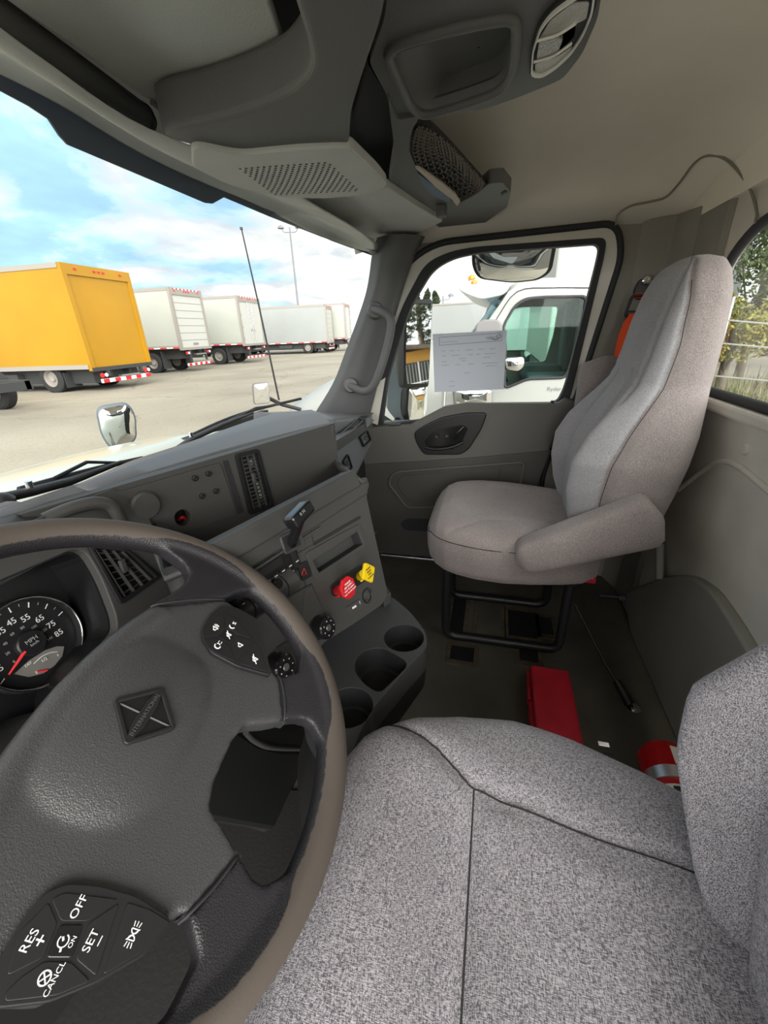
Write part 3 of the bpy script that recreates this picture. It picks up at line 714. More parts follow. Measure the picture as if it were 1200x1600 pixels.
# seat tether rod from the passenger seat base down to a floor bolt
tr_ = empty('seat_tether', Z(988, 1106, FZ), 'thin black tether strap running from passenger seat to a floor bolt', 'strap')
b0 = Z(987, 1106, FZ + .012); b1 = Z(898, 944, 1.16)
tube('strap', [b1, b0 * .6 + b1 * .4 + A(0, 0, -.01), b0 + (b1 - b0) * .18], .0045, M['black'], tr_, n=8)
tube('strap_sleeve', [b0 + (b1 - b0) * .24, b0 + (b1 - b0) * .03], [.011, .014], M['black'], tr_, n=10)
lathe('floor_bolt', Z(990, 1107, FZ), (0, 0, 1), [(.018, 0), (.018, .003), (.011, .004), (.011, .011), (0, .012)], M['chrome'], tr_)

# orange seat belt on the pillar behind the passenger seat
sb = empty('seat_belt', X(1005, 460, 1.70), 'orange seat belt webbing hanging from black anchor behind the passenger seat', 'seat belt')
q = [X(*p, 1.72) for p in ((1000, 436), (1018, 430), (1024, 446), (1012, 462), (996, 470), (990, 455))]
prism('anchor_plate', fillet(q, .01, 3), (.015, 0, 0), M['black'], sb, bevel=.003)
lathe('anchor_bolt', X(1010, 438, 1.72), (-1, 0, .2), [(.014, 0), (.014, .006), (.010, .010), (.005, .010), (.004, .006), (0, .006)], M['chrome'], sb)
tube('guide_loop', fillet([X(*p, 1.705) for p in ((988, 462), (1016, 462), (1016, 494), (976, 494))], .012, 4), .005, M['black'], sb, closed=True, n=8)
wb = [[X(992, 458, 1.707), X(1014, 458, 1.707)], [X(988, 466, 1.706), X(1014, 466, 1.706)]]
loft('belt_fold', wb, M['belt'], sb, closed=False, caps=False, solid=.003)
wb = [[X(a_, y_, xx), X(b_, y_, xx)] for a_, b_, y_, xx in ((984, 1012, 490, 1.70), (974, 1010, 505, 1.695), (966, 1004, 525, 1.69), (961, 1000, 548, 1.685), (958, 998, 580, 1.68), (956, 996, 640, 1.68))]
loft('webbing', wb, M['belt'], sb, closed=False, caps=False, solid=.003)
box('height_slider', X(985, 498, 1.712), (.02, .03, .05), M['black'], sb, bevel=.004)

# ================================================================ STEERING WHEEL
WC = A(.1826, .2974, 1.702); _t = .6643; _r = radians(10)
_u0 = A(1, 0, 0); WN = A(0, -sin(_t), cos(_t)); _v0 = np.cross(WN, _u0)
WU = _u0 * cos(_r) + _v0 * sin(_r); WV = -_u0 * sin(_r) + _v0 * cos(_r)
def wl(x, y, h=0): return WC + (WU * x + WV * y + WN * h) * .001
def wpx(px, py, h): # pixel -> wheel-plane mm
    p = PL(px, py, WC + WN * h * .001, WN) - WC; return (p @ WU) * 1000, (p @ WV) * 1000
sw = empty('steering_wheel', tuple(WC - WN * .05), 'worn brown and black leather steering wheel with button pods on both spokes', 'steering wheel')
def mir(P): return [(-x, y) for x, y in P][::-1]
def slab(P, h0, h1): return prism_g([wl(x, y, h0) for x, y in P], tuple(WN * (h1 - h0) * .001))
up_stub = [(106, 40), (125, 34), (152, 27), (168, 32), (177, 46), (182, 78), (206, 72), (212, 20), (206, -47), (192, -46), (186, -37), (176, -29), (159, -20)]
lo_stub = [(100, -120), (59, -141), (68, -158), (70, -170), (56, -188), (75, -202), (110, -187), (150, -155), (168, -128), (157, -120), (142, -133), (118, -138)]
hubp = [(0, 57), (55, 51), (104, 39), (157.5, -19.5), (157, -36), (153, -58), (128, -87), (102, -109), (99, -119), (58, -140), (50, -128), (36, -103), (18, -98)]
def wheel_mesh(name, polys, extra, m, voxel, smooth_it):
    mb = MB()
    for P, h0, h1 in polys: mb.add(*slab(P, h0, h1))
    for g_ in extra: mb.add(*g_)
    o = mb.build(name, m, sw)
    r = o.modifiers.new('r', 'REMESH'); r.mode = 'VOXEL'; r.voxel_size = voxel; r.use_smooth_shade = True
    s = o.modifiers.new('s', 'SMOOTH'); s.iterations = smooth_it; s.factor = .5
    bake(o); o.data.materials.clear(); o.data.materials.append(m)
    o.data.polygons.foreach_set('use_smooth', [True] * len(o.data.polygons)); return o
def rim_mat():
    m = bpy.data.materials.new('rim_leather'); m.use_nodes = True; t = m.node_tree; b = t.nodes['Principled BSDF']
    at = N(t, 'ShaderNodeAttribute', attribute_name='worn'); tcn = N(t, 'ShaderNodeTexCoord')
    n = N(t, 'ShaderNodeTexNoise'); n.inputs['Scale'].default_value = 140; n.inputs['Detail'].default_value = 5; t.links.new(tcn.outputs['Object'], n.inputs['Vector'])
    mm = N(t, 'ShaderNodeMath', operation='MULTIPLY_ADD', i_1=.5); t.links.new(n.outputs[0], mm.inputs[0]); t.links.new(at.outputs['Fac'], mm.inputs[2])
    mr_ = N(t, 'ShaderNodeMapRange', i_1=.66, i_2=.80); t.links.new(mm.outputs[0], mr_.inputs[0])
    mx = N(t, 'ShaderNodeMix', data_type='RGBA'); t.links.new(mr_.outputs[0], mx.inputs[0]); mx.inputs[6].default_value = (.019, .018, .021, 1); mx.inputs[7].default_value = (.088, .072, .060, 1)
    t.links.new(mx.outputs[2], b.inputs['Base Color'])
    r2 = N(t, 'ShaderNodeMapRange', i_1=0, i_2=1, i_3=.40, i_4=.62); t.links.new(mr_.outputs[0], r2.inputs[0]); t.links.new(r2.outputs[0], b.inputs['Roughness'])
    v = N(t, 'ShaderNodeTexVoronoi'); v.inputs['Scale'].default_value = 800; t.links.new(tcn.outputs['Object'], v.inputs['Vector'])
    st_ = N(t, 'ShaderNodeMapRange', i_1=0, i_2=1, i_3=.32, i_4=.05); t.links.new(mr_.outputs[0], st_.inputs[0])
    bn = N(t, 'ShaderNodeBump'); bn.inputs['Distance'].default_value = .0012; t.links.new(v.outputs[0], bn.inputs['Height']); t.links.new(st_.outputs[0], bn.inputs['Strength']); t.links.new(bn.outputs[0], b.inputs['Normal'])
    return m
def hub_mat():
    m = bpy.data.materials.new('hub_leather'); m.use_nodes = True; t = m.node_tree; b = t.nodes['Principled BSDF']
    b.inputs['Base Color'].default_value = (.054, .053, .055, 1); b.inputs['Roughness'].default_value = .34
    tcn = N(t, 'ShaderNodeTexCoord'); v = N(t, 'ShaderNodeTexVoronoi', feature='DISTANCE_TO_EDGE'); v.inputs['Scale'].default_value = 620; t.links.new(tcn.outputs['Object'], v.inputs['Vector'])
    nz = N(t, 'ShaderNodeTexNoise'); nz.inputs['Scale'].default_value = 500; t.links.new(tcn.outputs['Object'], nz.inputs['Vector'])
    ad = N(t, 'ShaderNodeMath', operation='ADD'); t.links.new(v.outputs[0], ad.inputs[0]); t.links.new(nz.outputs[0], ad.inputs[1])
    bn = N(t, 'ShaderNodeBump'); bn.inputs['Strength'].default_value = .35; bn.inputs['Distance'].default_value = .0012; t.links.new(ad.outputs[0], bn.inputs['Height']); t.links.new(bn.outputs[0], b.inputs['Normal'])
    return m
M['rim'] = rim_mat(); M['hub'] = hub_mat()
ring = [wl(212 * cos(a), 212 * sin(a)) for a in np.linspace(0, 2 * pi, 120, endpoint=False)]
rim = wheel_mesh('rim', [(up_stub, -11, 9), (mir(up_stub), -11, 9), (lo_stub, -11, 9), (mir(lo_stub), -11, 9)], [tube_g(ring, .0168, 20, True)], M['rim'], .0026, 9)
at = rim.data.attributes.new('worn', 'FLOAT', 'POINT'); vals = []
for v in rim.data.vertices:
    d = A(*v.co) + ORG[rim] - WC; x, y, h = d @ WU * 1000, d @ WV * 1000, d @ WN * 1000; r = sqrt(x * x + y * y)
    a = math.degrees(atan2(y, abs(x)))
    k = 0
    for c_, w_ in ((8, 17), (-57, 13)): k = max(k, exp(-((a - c_) / w_) ** 4))
    th = 200 + k * 9 - max(0, h) * .15
    if h < -6: th += 5
    vals.append(float(np.clip((r - th) / 8 + .35, 0, 1)))
at.data.foreach_set('value', vals)
# hub with a domed centre
dome = []
secs = []
for k in range(13):
    f = k / 12; z = 27 * sin(f * pi / 2) - 6; q = cos(f * pi / 2); secs.append([wl(a * q, b * q - 12 + 6 * (1 - q), z) for a, b in sell(92, 68, .8, 48)])
dome.append(loft_g(secs))
dome.append(tube_g(crs([wl(-108, 26, -4), wl(-60, 38, -3), wl(0, 43, -2), wl(60, 38, -3), wl(108, 26, -4)], 6), .0150, 16))
hub = wheel_mesh('hub', [(hubp + mir(hubp)[:-1] if False else hubp + [(-x, y) for x, y in hubp[1:]][::-1], -16, 8)], dome, M['hub'], .0026, 10)
# pods
_pl = [(-2, 1500), (28, 1445), (66, 1398), (104, 1383), (150, 1386), (211, 1403), (266, 1440), (224, 1494), (150, 1537), (75, 1568), (-10, 1578), (-60, 1560)]
podR = [(-wpx(a, b, 8)[0], wpx(a, b, 8)[1]) for a, b in _pl]
podR_old = [(147, -19), (126, -15), (107, -17), (94, -32), (90, -50), (89, -72), (92, -95), (99, -111), (112, -102), (131, -88), (150, -70), (160, -56), (158, -38)]
podRR = [wpx(a, b, 8) for a, b in [(343, 950), (326, 964), (313, 985), (314, 1002), (328, 1024), (368, 1045), (421, 1060), (413, 1020), (398, 970), (370, 954)]]
def pod(sgn, parent):
    P = podRR if sgn > 0 else [(-x, y) for x, y in podR]
    f = lambda P_, h: [wl(x, y, h) for x, y in P_]
    pb = prism('button_pod', fillet(f(P, 5), .004, 3), tuple(WN * .0085), M['black'], parent, bevel=.0022, seg=3)
    def pt(a, b): return wpx(a, b, 14)
    if sgn < 0:
        B = dict(off=[(79, 1404), (100, 1394), (187, 1405), (138, 1440), (94, 1440)], res=[(8, 1528), (30, 1455), (60, 1425), (76, 1407), (91, 1442), (69, 1497), (52, 1506)],
                 on=[(94, 1443), (132, 1443), (114, 1498), (70, 1498)], set=[(137, 1443), (188, 1408), (150, 1528), (117, 1500)], cancel=[(5, 1553), (30, 1528), (70, 1501), (112, 1502), (144, 1533), (90, 1556), (5, 1566)],
                 lamp=[(198, 1408), (235, 1420), (269, 1441), (220, 1490), (158, 1527)])
        B = {k: [pt(*q) for q in v] for k, v in B.items()}
        pod.B = B
    else:
        B = dict(a=[(345, 957), (351, 966), (352, 981), (340, 994), (317, 996), (321, 981)], b=[(348, 957), (369, 966), (394, 999), (371, 991), (354, 981)], on=[(353, 983), (367, 994), (360, 1006), (342, 996)],
                 c=[(317, 999), (339, 997), (358, 1008), (368, 1034), (341, 1023), (324, 1012)], d=[(372, 994), (395, 1001), (370, 1033), (361, 1007)], e=[(397, 1003), (409, 1019), (418, 1051), (374, 1037)])
        B = {k: [pt(*q) for q in v] for k, v in B.items()}
    bt = {}
    for k, P_ in B.items():
        c = A(sum(x for x, y in P_) / len(P_), sum(y for x, y in P_) / len(P_)); P2 = [tuple(c + (A(*q) - c) * .955) for q in P_]
        bt[k] = prism('button', fillet(f(P2, 12), .002, 3), tuple(WN * .0022), M['gloss'] if k == 'on' else M['black'], pb, bevel=.0006)
        bt[k + '_c'] = c
    return pb, bt
pl2, bl = pod(-1, hub); pr2, br_ = pod(1, hub)
def wt(name, s, px, py, size, h=14.2, par=None, rot=0):
    x, y = wpx(px, py, h); U = WU * cos(rot) + WV * sin(rot); V = -WU * sin(rot) + WV * cos(rot)
    return text(name, s, wl(x, y, h), U, V, size, M['white'], par, lift=.0003)
wt('off_mark', 'OFF', 123, 1417, .0066, par=pl2); wt('resume_mark', 'RES', 46, 1470, .0066, par=pl2); wt('plus_mark', '+', 64, 1470, .010, par=pl2)
wt('set_mark', 'SET', 142, 1470, .0066, par=pl2); wt('minus_mark', '–', 155, 1470, .009, par=pl2); wt('cancel_mark', 'CANCL', 85, 1530, .0042, par=pl2); wt('on_mark', 'ON', 113, 1472, .0034, par=pl2)
def wring(cx, cy, r, h, w, parent, a0=0, a1=360, name='icon'):
    P = [wl(cx + r * cos(radians(a)), cy + r * sin(radians(a)), h) for a in np.linspace(a0, a1, 20)]
    return tube(name, P, w, M['white'], parent, n=5)
def wstk(P, h, w, parent, name='icon'):
    mb = MB()
    for a, b in P: mb.add(*tube_g([wl(*a, h), wl(*b, h)], w, 5))
    return mb.build(name, M['white'], parent)
H = 14.4
cx, cy = wpx(70, 1528, H); wring(cx, cy, 3, H, .00045, pl2); wstk([((cx - 2.1, cy - 2.1), (cx + 2.1, cy + 2.1)), ((cx - 2.1, cy + 2.1), (cx + 2.1, cy - 2.1))], H, .0004, pl2)
cx, cy = wpx(99, 1470, H); wring(cx, cy, 2.8, H, .0004, pl2, 60, 350); wstk([((cx, cy), (cx + 1.6, cy + 1.3)), ((cx - 4.5, cy - 1.6), (cx - 3, cy - 1))], H, .0006, pl2)
cx, cy = wpx(208, 1460, H)
wstk([((cx - 6, cy + 2.2), (cx - 3.5, cy + 1.6)), ((cx - 6.3, cy), (cx - 3.6, cy)), ((cx - 6, cy - 2.2), (cx - 3.5, cy - 1.6)), ((cx + 6, cy + 2.2), (cx + 3.5, cy + 1.6)), ((cx + 6.3, cy), (cx + 3.6, cy)), ((cx + 6, cy - 2.2), (cx + 3.5, cy - 1.6)), ((cx - 2.6, cy - 2.2), (cx - 2.6, cy + 2.2)), ((cx + 2.6, cy - 2.2), (cx + 2.6, cy + 2.2)), ((cx - 3, cy + 3), (cx + 3, cy - 3))], H, .00035, pl2)
wring(cx - 2.6, cy, 2.2, H, .0004, pl2, -90, 90); wring(cx + 2.6, cy, 2.2, H, .0004, pl2, 90, 270)
# audio icons on the other pod
def speaker(cx, cy, s=1.0, cross=False, waves=0):
    P = [(-1.6, -1), (-1.6, 1), (-.4, 1), (1.4, 2.6), (1.4, -2.6), (-.4, -1)]; seg_ = [((cx + a * s, cy + b * s), (cx + c * s, cy + d * s)) for (a, b), (c, d) in zip(P, P[1:] + P[:1])]
    if cross: seg_.append(((cx - 3.4 * s, cy - 3 * s), (cx + 3.6 * s, cy + 3 * s)))
    wstk(seg_, H, .00045 * s, pr2)
    for k in range(waves): wring(cx + 1.6 * s, cy, (1.6 + k * 1.3) * s, H, .0004, pr2, -55, 55)
speaker(*wpx(336, 982, H), 1.2, waves=2); speaker(*wpx(375, 1008, H), 1.2); speaker(*wpx(357, 992, H), 1.15, cross=True); speaker(*wpx(398, 1030, H), 1.3, cross=True)
cx, cy = wpx(363, 978, H); wring(cx, cy, 3, H, .0008, pr2, 100, 250); wstk([((cx + 3, cy - 2), (cx + 6, cy - 2)), ((cx + 3, cy + 1), (cx + 6, cy - 2)), ((cx + 3, cy + 1), (cx + 6, cy + 1))], H, .0005, pr2)
cx, cy = wpx(340, 1009, H); wring(cx, cy, 3, H, .0008, pr2, 80, 280); wring(cx + 1, cy, 2, H, .0005, pr2, -60, 60); wstk([((cx + 4, cy - 2), (cx + 6.5, cy - 2)), ((cx + 4, cy + 1), (cx + 6.5, cy + 1))], H, .0005, pr2)
# diamond badge
bc = (0, -17); BH = 18
def dia(s, h): return [wl(bc[0], bc[1] + 29 * s, h), wl(bc[0] + 27 * s, bc[1], h), wl(bc[0], bc[1] - 29 * s, h), wl(bc[0] - 27 * s, bc[1], h)]
bd_ = prism('badge', fillet(dia(1, BH), .004, 4), tuple(WN * .0052), M['black'], hub, holes=[dia(.80, BH)], bevel=.0012, seg=3)
prism('badge_field', dia(.84, BH), tuple(WN * .0030), M['gloss'], bd_)
for k, (a, b) in enumerate(((0, 1), (2, 3))):
    mb = MB()
    q0 = A(*dia(.80, BH + 3)[0 if k == 0 else 2]); q1 = wl(bc[0], bc[1] + (5 if k == 0 else -5), BH + 3)
    mb.add(*tube_g([q0, q1], .0009, 4)); mb.build('badge_rib', M['black'], bd_)
band = [wl(bc[0] - 24, bc[1] + 1.5, BH + 2), wl(bc[0] - 10, bc[1] + 5.0, BH + 2), wl(bc[0] + 10, bc[1] + 5.0, BH + 2), wl(bc[0] + 24, bc[1] + 1.5, BH + 2), wl(bc[0] + 24, bc[1] - 1.5, BH + 2), wl(bc[0] + 10, bc[1] - 5.0, BH + 2), wl(bc[0] - 10, bc[1] - 5.0, BH + 2), wl(bc[0] - 24, bc[1] - 1.5, BH + 2)]
prism('badge_band', band, tuple(WN * .0032), M['black'], bd_, bevel=.0006)
M['badgeink'] = mat('badge_lettering', (.09, .085, .08), .35)
text('badge_lettering', 'INTERNATIONAL', wl(bc[0], bc[1], BH + 5.4), WU, WV, .0050, M['badgeink'], bd_, lift=.0002)
# seams where leather meets the moulded hub
for s in (1, -1):
    tube('spoke_seam', crs([wl(s * 104, 40, 6), wl(s * 110, 34, 9.5), wl(s * 135, 8, 9.5), wl(s * 155, -17, 8), wl(s * 159, -22, 2)], 4), .0013, M['rubber'], hub, n=6)
    tube('spoke_seam', crs([wl(s * 104, -116, 2), wl(s * 97, -121, 8), wl(s * 80, -131, 9), wl(s * 62, -139, 8), wl(s * 57, -142, 1)], 4), .0013, M['rubber'], hub, n=6)
    prism('seam_filler', [wl(s * 100, 38, -10), wl(s * 110, 40, -10), wl(s * 163, -21, -10), wl(s * 152, -21, -10)], tuple(WN * .016), M['rubber'], hub)
    prism('seam_filler', [wl(s * 102, -115, -10), wl(s * 100, -124, -10), wl(s * 58, -144, -10), wl(s * 56, -136, -10)], tuple(WN * .016), M['rubber'], hub)
# steering column behind the hub
cyl('column_shaft', wl(0, -10, -14), wl(0, 20, -70), .035, M['black'], sw)

# ================================================================ DASHBOARD
db = empty('dashboard', (.65, .55, 1.15), 'dark grey truck dashboard below the windscreen with angled centre panel', 'dashboard')
SP0 = A(.569, .249, 1.579); _a, _b = radians(15), radians(18)
SE = A(cos(_a), -sin(_a), 0); SU = A(sin(_a) * sin(_b), cos(_a) * sin(_b), cos(_b)); SN = np.cross(SE, SU); SN = SN if SN[1] < 0 else -SN
def sp(px, py, h=0): return PL(px, py, SP0 + SN * h, SN)
def suv(u, v, h=0): return SP0 + SE * u + SU * v + SN * h
slot_in = [sp(487, 876), sp(558, 830), sp(566, 850), sp(497, 895)]
front = [suv(-.225, .168), suv(.150, .168), suv(.196, .140), sp(572, 772), sp(606, 928), sp(598, 944), sp(548, 978), sp(503, 1006), suv(-.13, -.098), suv(-.225, -.085)]
front = fillet(front, [0, .02, .03, .03, .02, .02, .02, .01, 0, 0], 4)
prism('centre_panel', [p - SN * .0 for p in front], -SN * .02, M['panel'], db, holes=[slot_in], bevel=.006, seg=3)
cs = [p - SN * .0195 for p in front]
cs = [p - SU * max(0, (p - SP0) @ SU - .03) for p in cs]
cb_ = prism('centre_body', cs, (.07, .20, -.03), M['dash'], db, holes=[[p - SN * .0195 for p in slot_in]])
prism('cubby_back', [p - SN * .038 for p in fillet([sp(480, 870), sp(562, 822), sp(572, 856), sp(494, 905)], .001, 1)], -SN * .004, M['rubber'], db)
_sc = sum(slot_in) / 4
prism('cubby_shade_liner', [_sc + (p - _sc) * 1.03 - SN * .0005 for p in slot_in], -SN * .038, M['rubber'], db, holes=[[_sc + (p - _sc) * .985 - SN * .0005 for p in slot_in]])  # black liner and back added as painted shade inside the slot
so_ = [sp(478, 864, .003), sp(562, 818, .003), sp(575, 853, .003), sp(492, 906, .003)]
prism('cubby_frame', fillet([p + A(0, 0, 0) for p in so_], .006, 3), -SN * .004, M['panel'], db, holes=[[p + SN * .003 for p in slot_in]], bevel=.0015)
# ledge bars along the top of the centre panel
def bar(u0, u1, v0, v1, h0, h1, m=M['dash'], name='ledge', bev=.005):
    P = [suv(u0, v0, h0), suv(u1, v0, h0), suv(u1, v1, h0), suv(u0, v1, h0)]
    return prism(name, P, SN * (h1 - h0), m, db, bevel=bev, seg=3)
bar(-.225, .150, .146, .182, -.03, .010, M['dash'], 'tray_lip')
bar(-.225, .174, .122, .150, -.02, .004, M['dash'], 'ledge')
bar(-.225, .010, .115, .120, -.002, .004, M['dash'], 'trim_line', .001)
# seams of the panel (fine grooves shown as dark strips set flush)
def groove(pts, w=.0011, h=.0003):
    tube('panel_seam', [sp(*p, h) for p in pts], w, M['rubber'], db, n=5)
groove([(487, 912), (509, 962), (432, 1012)]); groove([(487, 912), (420, 950)]); groove([(478, 792), (490, 850), (462, 866)]); groove([(490, 850), (562, 808)], .003)
groove([(430, 868), (352, 906)], .003); groove([(462, 866), (478, 915), (440, 940)])
# tray behind the lip
_c = radians(20); UP0 = A(.85, .40, 1.78); UE = A(cos(_c), -sin(_c), 0); UZ = A(0, 0, 1); UN = A(-sin(_c), -cos(_c), 0)
def up(px, py, h=0): return PL(px, py, UP0 + UN * h, UN)
def uuv(u, v, h=0): return UP0 + UE * u + UZ * v + UN * h
vent_o = [up(371, 713), up(400, 706), up(422, 788), up(392, 799)]
prism('upper_panel', [uuv(-.54, .022), uuv(.082, .022), uuv(.082, -.16), uuv(-.36, -.16), uuv(-.50, -.02)], -UN * .02, M['panel'], db, holes=[vent_o, [up(286 + 14 * cos(a), 809 + 14 * sin(a)) for a in np.linspace(0, 2 * pi, 20, endpoint=False)]])
tf_ = [suv(-.225, .06, -.03), suv(.175, .06, -.03), uuv(.082, -.15), uuv(-.45, -.15)]
prism('tray_floor', [p * A(1, 1, 0) + A(0, 0, 1.625) for p in tf_], (0, 0, -.01), M['dash'], db)
# right hand wall of the tray, its top edge sweeping down to the lip
w0 = [up(518, 664, .0), up(524, 722, .0), sp(549, 741, -.02), sp(563, 752, .0), suv(.20, .10, -.03), uuv(.085, -.16)]
tube('tray_side_edge', crs([w0[0], w0[1], w0[2], w0[3], suv(.180, .150, .0)], 4), .0065, M['dash'], db, n=10)
prism('tray_side', w0, (.022, .006, 0), M['dash'], db, bevel=.005, seg=3)
# blank switch plate with bolts, cap and open hole
hole_p = [up(286 + 13 * cos(a), 809 + 13 * sin(a), .004) for a in np.linspace(0, 2 * pi, 20, endpoint=False)]
bp = prism('blank_plate', fillet([up(140, 782, .004), up(344, 723, .004), up(371, 804, .004), up(262, 842, .004), up(190, 858, .004)], .006, 3), -UN * .005, M['panel'], db, holes=[hole_p], bevel=.0015)
lathe('hole_sleeve', up(286, 809, .001), -UN, [(.021, 0), (.021, .04), (0, .04)], M['rubber'], bp)
tube('loose_wire', crs([up(280, 812, -.02), up(285, 808, -.008), up(292, 811, -.02)], 4), .003, M['red'], bp, n=6)
for p in ((304, 747), (325, 740), (315, 775), (337, 767)):
    lathe('bolt', up(*p, .004), UN, [(.0055, 0), (.0055, .003), (.003, .004), (0, .003)], M['black'], bp, n=10)
lathe('round_cap', up(224, 789, .004), UN, [(.023, 0), (.023, .008), (.020, .012), (0, .013)], M['dash'], bp)
prism('plate_shadow_gap', [up(349, 721, .002), up(356, 719, .002), up(381, 800, .002), up(374, 803, .002)], -UN * .002, M['rubber'], db)
# vents
def vent(name, P, n_, parent, nb, nslat, depth=.03, long=0):
    """frame + slats in a quad P (TL,TR,BR,BL)"""
    P = [A(*p) for p in P]; nn = unit(n_)
    def q(u, v, h=0): return (1 - v) * ((1 - u) * P[0] + u * P[1]) + v * ((1 - u) * P[3] + u * P[2]) + nn * h
    fr = prism(name, fillet([q(-.14, -.05, .005), q(1.14, -.05, .005), q(1.14, 1.05, .005), q(-.14, 1.05, .005)] if long else [q(-.07, -.07, .005), q(1.07, -.07, .005), q(1.07, 1.07, .005), q(-.07, 1.07, .005)], .007, 3), -nn * .008, M['black'], parent,
               holes=[fillet([q(.02, .01, .005), q(.98, .01, .005), q(.98, .99, .005), q(.02, .99, .005)], .004, 3)], bevel=.0015)
    prism('vent_back', [q(0, 0, -depth), q(1, 0, -depth), q(1, 1, -depth), q(0, 1, -depth)], -nn * .002, M['rubber'], fr)
    for k in range(nb):
        u = (k + .5) / nb; prism('vane', [q(u - .018, 0, .001), q(u + .018, 0, .001), q(u + .018, 1, .001), q(u - .018, 1, .001)], -nn * .005, M['dash'], fr)
    for k in range(nslat):
        v = (k + .5) / nslat; prism('slat', [q(0, v - .010, -.004), q(1, v - .010, -.004), q(1, v + .010, -.004), q(0, v + .010, -.004)], -nn * .004, M['dash'], fr)
    box('vent_tab', q(.5, .42, .003), (.008, .006, .02), M['panel'], fr, bevel=.001)
    return fr
vent('air_vent', vent_o, UN, db, 3, 14, long=1)
# soft top pad
near = [Z(*p, 1.792) for p in [(60, 803), (150, 776), (225, 750), (300, 726), (380, 702), (460, 681), (500, 671), (519, 667)]]
far = [Z(*p, 1.806) for p in [(0, 797), (100, 764), (160, 740), (210, 718), (300, 689), (400, 654), (440, 645), (486, 640)]]
near = [A(-.36, .60, 1.785)] + near; far = [A(-.38, .78, 1.79)] + far
secs = []
for a, b in zip(crs(near, 4), crs(far, 4)):
    m_ = (a + b) / 2; secs.append([a, a + A(0, .004, .010), m_ + A(0, 0, .012), b, b + A(0, .02, -.012), b + A(0, .02, -.05), m_ + A(0, 0, -.04), a + A(0, .012, -.030), a + A(0, -.002, -.012)])
loft('top_pad', secs, M['dashtop'], db, sharp=50)
# cowl fill under the windscreen, behind the pad
prism('defrost_shelf', [A(-.42, .60, 1.74), A(.4, .60, 1.75), A(1.0, .40, 1.74), A(1.68, .50, 1.66), A(1.68, .60, 1.67), A(1.3, .76, 1.70), A(.45, .82, 1.705), A(-.42, .80, 1.69)], (0, 0, -.03), M['dash'], db)
# passenger side of the dash: ribbed top falling to a vertical face
pf = [Y(*p, .50) for p in [(523, 655), (566, 651), (575, 660), (583, 692), (557, 744), (523, 760)]]
prism('passenger_face', pf, (0, .30, .02), M['dashtop'], db, bevel=.012, seg=4)
tp_ = [Z(*p, 1.700) for p in [(430, 672), (470, 648), (500, 643), (535, 645), (572, 655)]] + [A(1.66, .495, 1.685), A(1.20, .495, 1.69), A(.99, .42, 1.72)]
prism('passenger_top', tp_, (0, 0, -.03), M['dashtop'], db, bevel=.004)
for k, (a, b) in enumerate((((521, 668), (540, 650)), ((521, 678), (550, 652)), ((522, 688), (558, 655)), ((524, 698), (566, 658)))):
    tube('rib', [Z(*a, 1.701), Z(*b, 1.701)], .0035, M['dash'], db, n=6)
vent('side_vent', [Y(562, 683, .494), Y(573, 673, .494), Y(578, 687, .494), Y(568, 697, .494)], (0, -1, 0), db, 0, 4, .02)
vent('lower_vent', [Y(536, 722, .494), Y(543, 711, .494), Y(549, 730, .494), Y(542, 738, .494)], (0, -1, 0), db, 0, 4, .02)
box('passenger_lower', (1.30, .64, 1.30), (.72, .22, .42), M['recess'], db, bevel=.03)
box('defroster_grille', Z(568, 652, 1.718), (.05, .03, .003), M['black'], db, bevel=.001)

# radio
rq = [suv(-.245, .118, .004), suv(-.058, .118, .004), suv(-.062, .078, .004), suv(-.245, .078, .004)]
rd = prism('radio', rq, -SN * .01, M['gloss'], db, bevel=.0015)
prism('display', [suv(-.238, .114, .0045), suv(-.095, .114, .0045), suv(-.095, .102, .0045), suv(-.238, .102, .0045)], SN * .0004, M['black'], rd)
rr = random.Random(5)
for k in range(11):
    u, v = -.155 + .016 * (k % 6), .096 - .010 * (k // 6)
    b_ = prism('radio_button', [suv(u, v, .0045), suv(u + .012, v, .0045), suv(u + .012, v - .007, .0045), suv(u, v - .007, .0045)], SN * .0015, M['black'], rd, bevel=.0004)
    prism('button_mark', [suv(u + .003, v - .0028, .0061), suv(u + .009, v - .0028, .0061), suv(u + .009, v - .0042, .0061), suv(u + .003, v - .0042, .0061)], SN * .0002, M['white'], b_)
lathe('radio_knob', suv(-.125, .083, .004), SN, [(.009, 0), (.009, .010), (.007, .012), (0, .012)], M['gloss'], rd)
prism('media_slot', [suv(-.075, .112, .0045), suv(-.064, .112, .0045), suv(-.067, .084, .0045), suv(-.078, .084, .0045)], SN * .001, M['black'], rd)
prism('radio_edge', [suv(-.245, .121, .003), suv(-.056, .121, .003), suv(-.056, .118, .003), suv(-.245, .118, .003)], SN * .004, M['dash'], rd)

# gear selector
gs = prism('selector_plate', fillet([sp(433, 839, .001), sp(464, 822, .001), sp(474, 852, .001), sp(443, 868, .001)], .006, 3), SN * .006, M['dash'], db, bevel=.002, seg=3)
prism('selector_gate', [sp(441, 841, .0075), sp(462, 829, .0075), sp(470, 851, .0075), sp(448, 863, .0075)], SN * .001, M['rubber'], gs)
g0 = sp(455, 850, .006); g1 = sp(469, 808, .062)
gl = tube('gear_lever', [g0, g0 * .5 + g1 * .5, g1], .0085, M['gloss'], db, n=6)
gx = unit(SE + SU * .25); hd = box('lever_head', g1 + SU * .004, (.048, .020, .024), M['gloss'], gl, R=np.column_stack([gx, unit(np.cross(SN, gx)), SN]), bevel=.005, seg=3)
text('lever_mark', 'R N', sp(472, 801, .0755), gx, np.cross(SN, gx), .007, M['greyink'], hd, lift=.001)

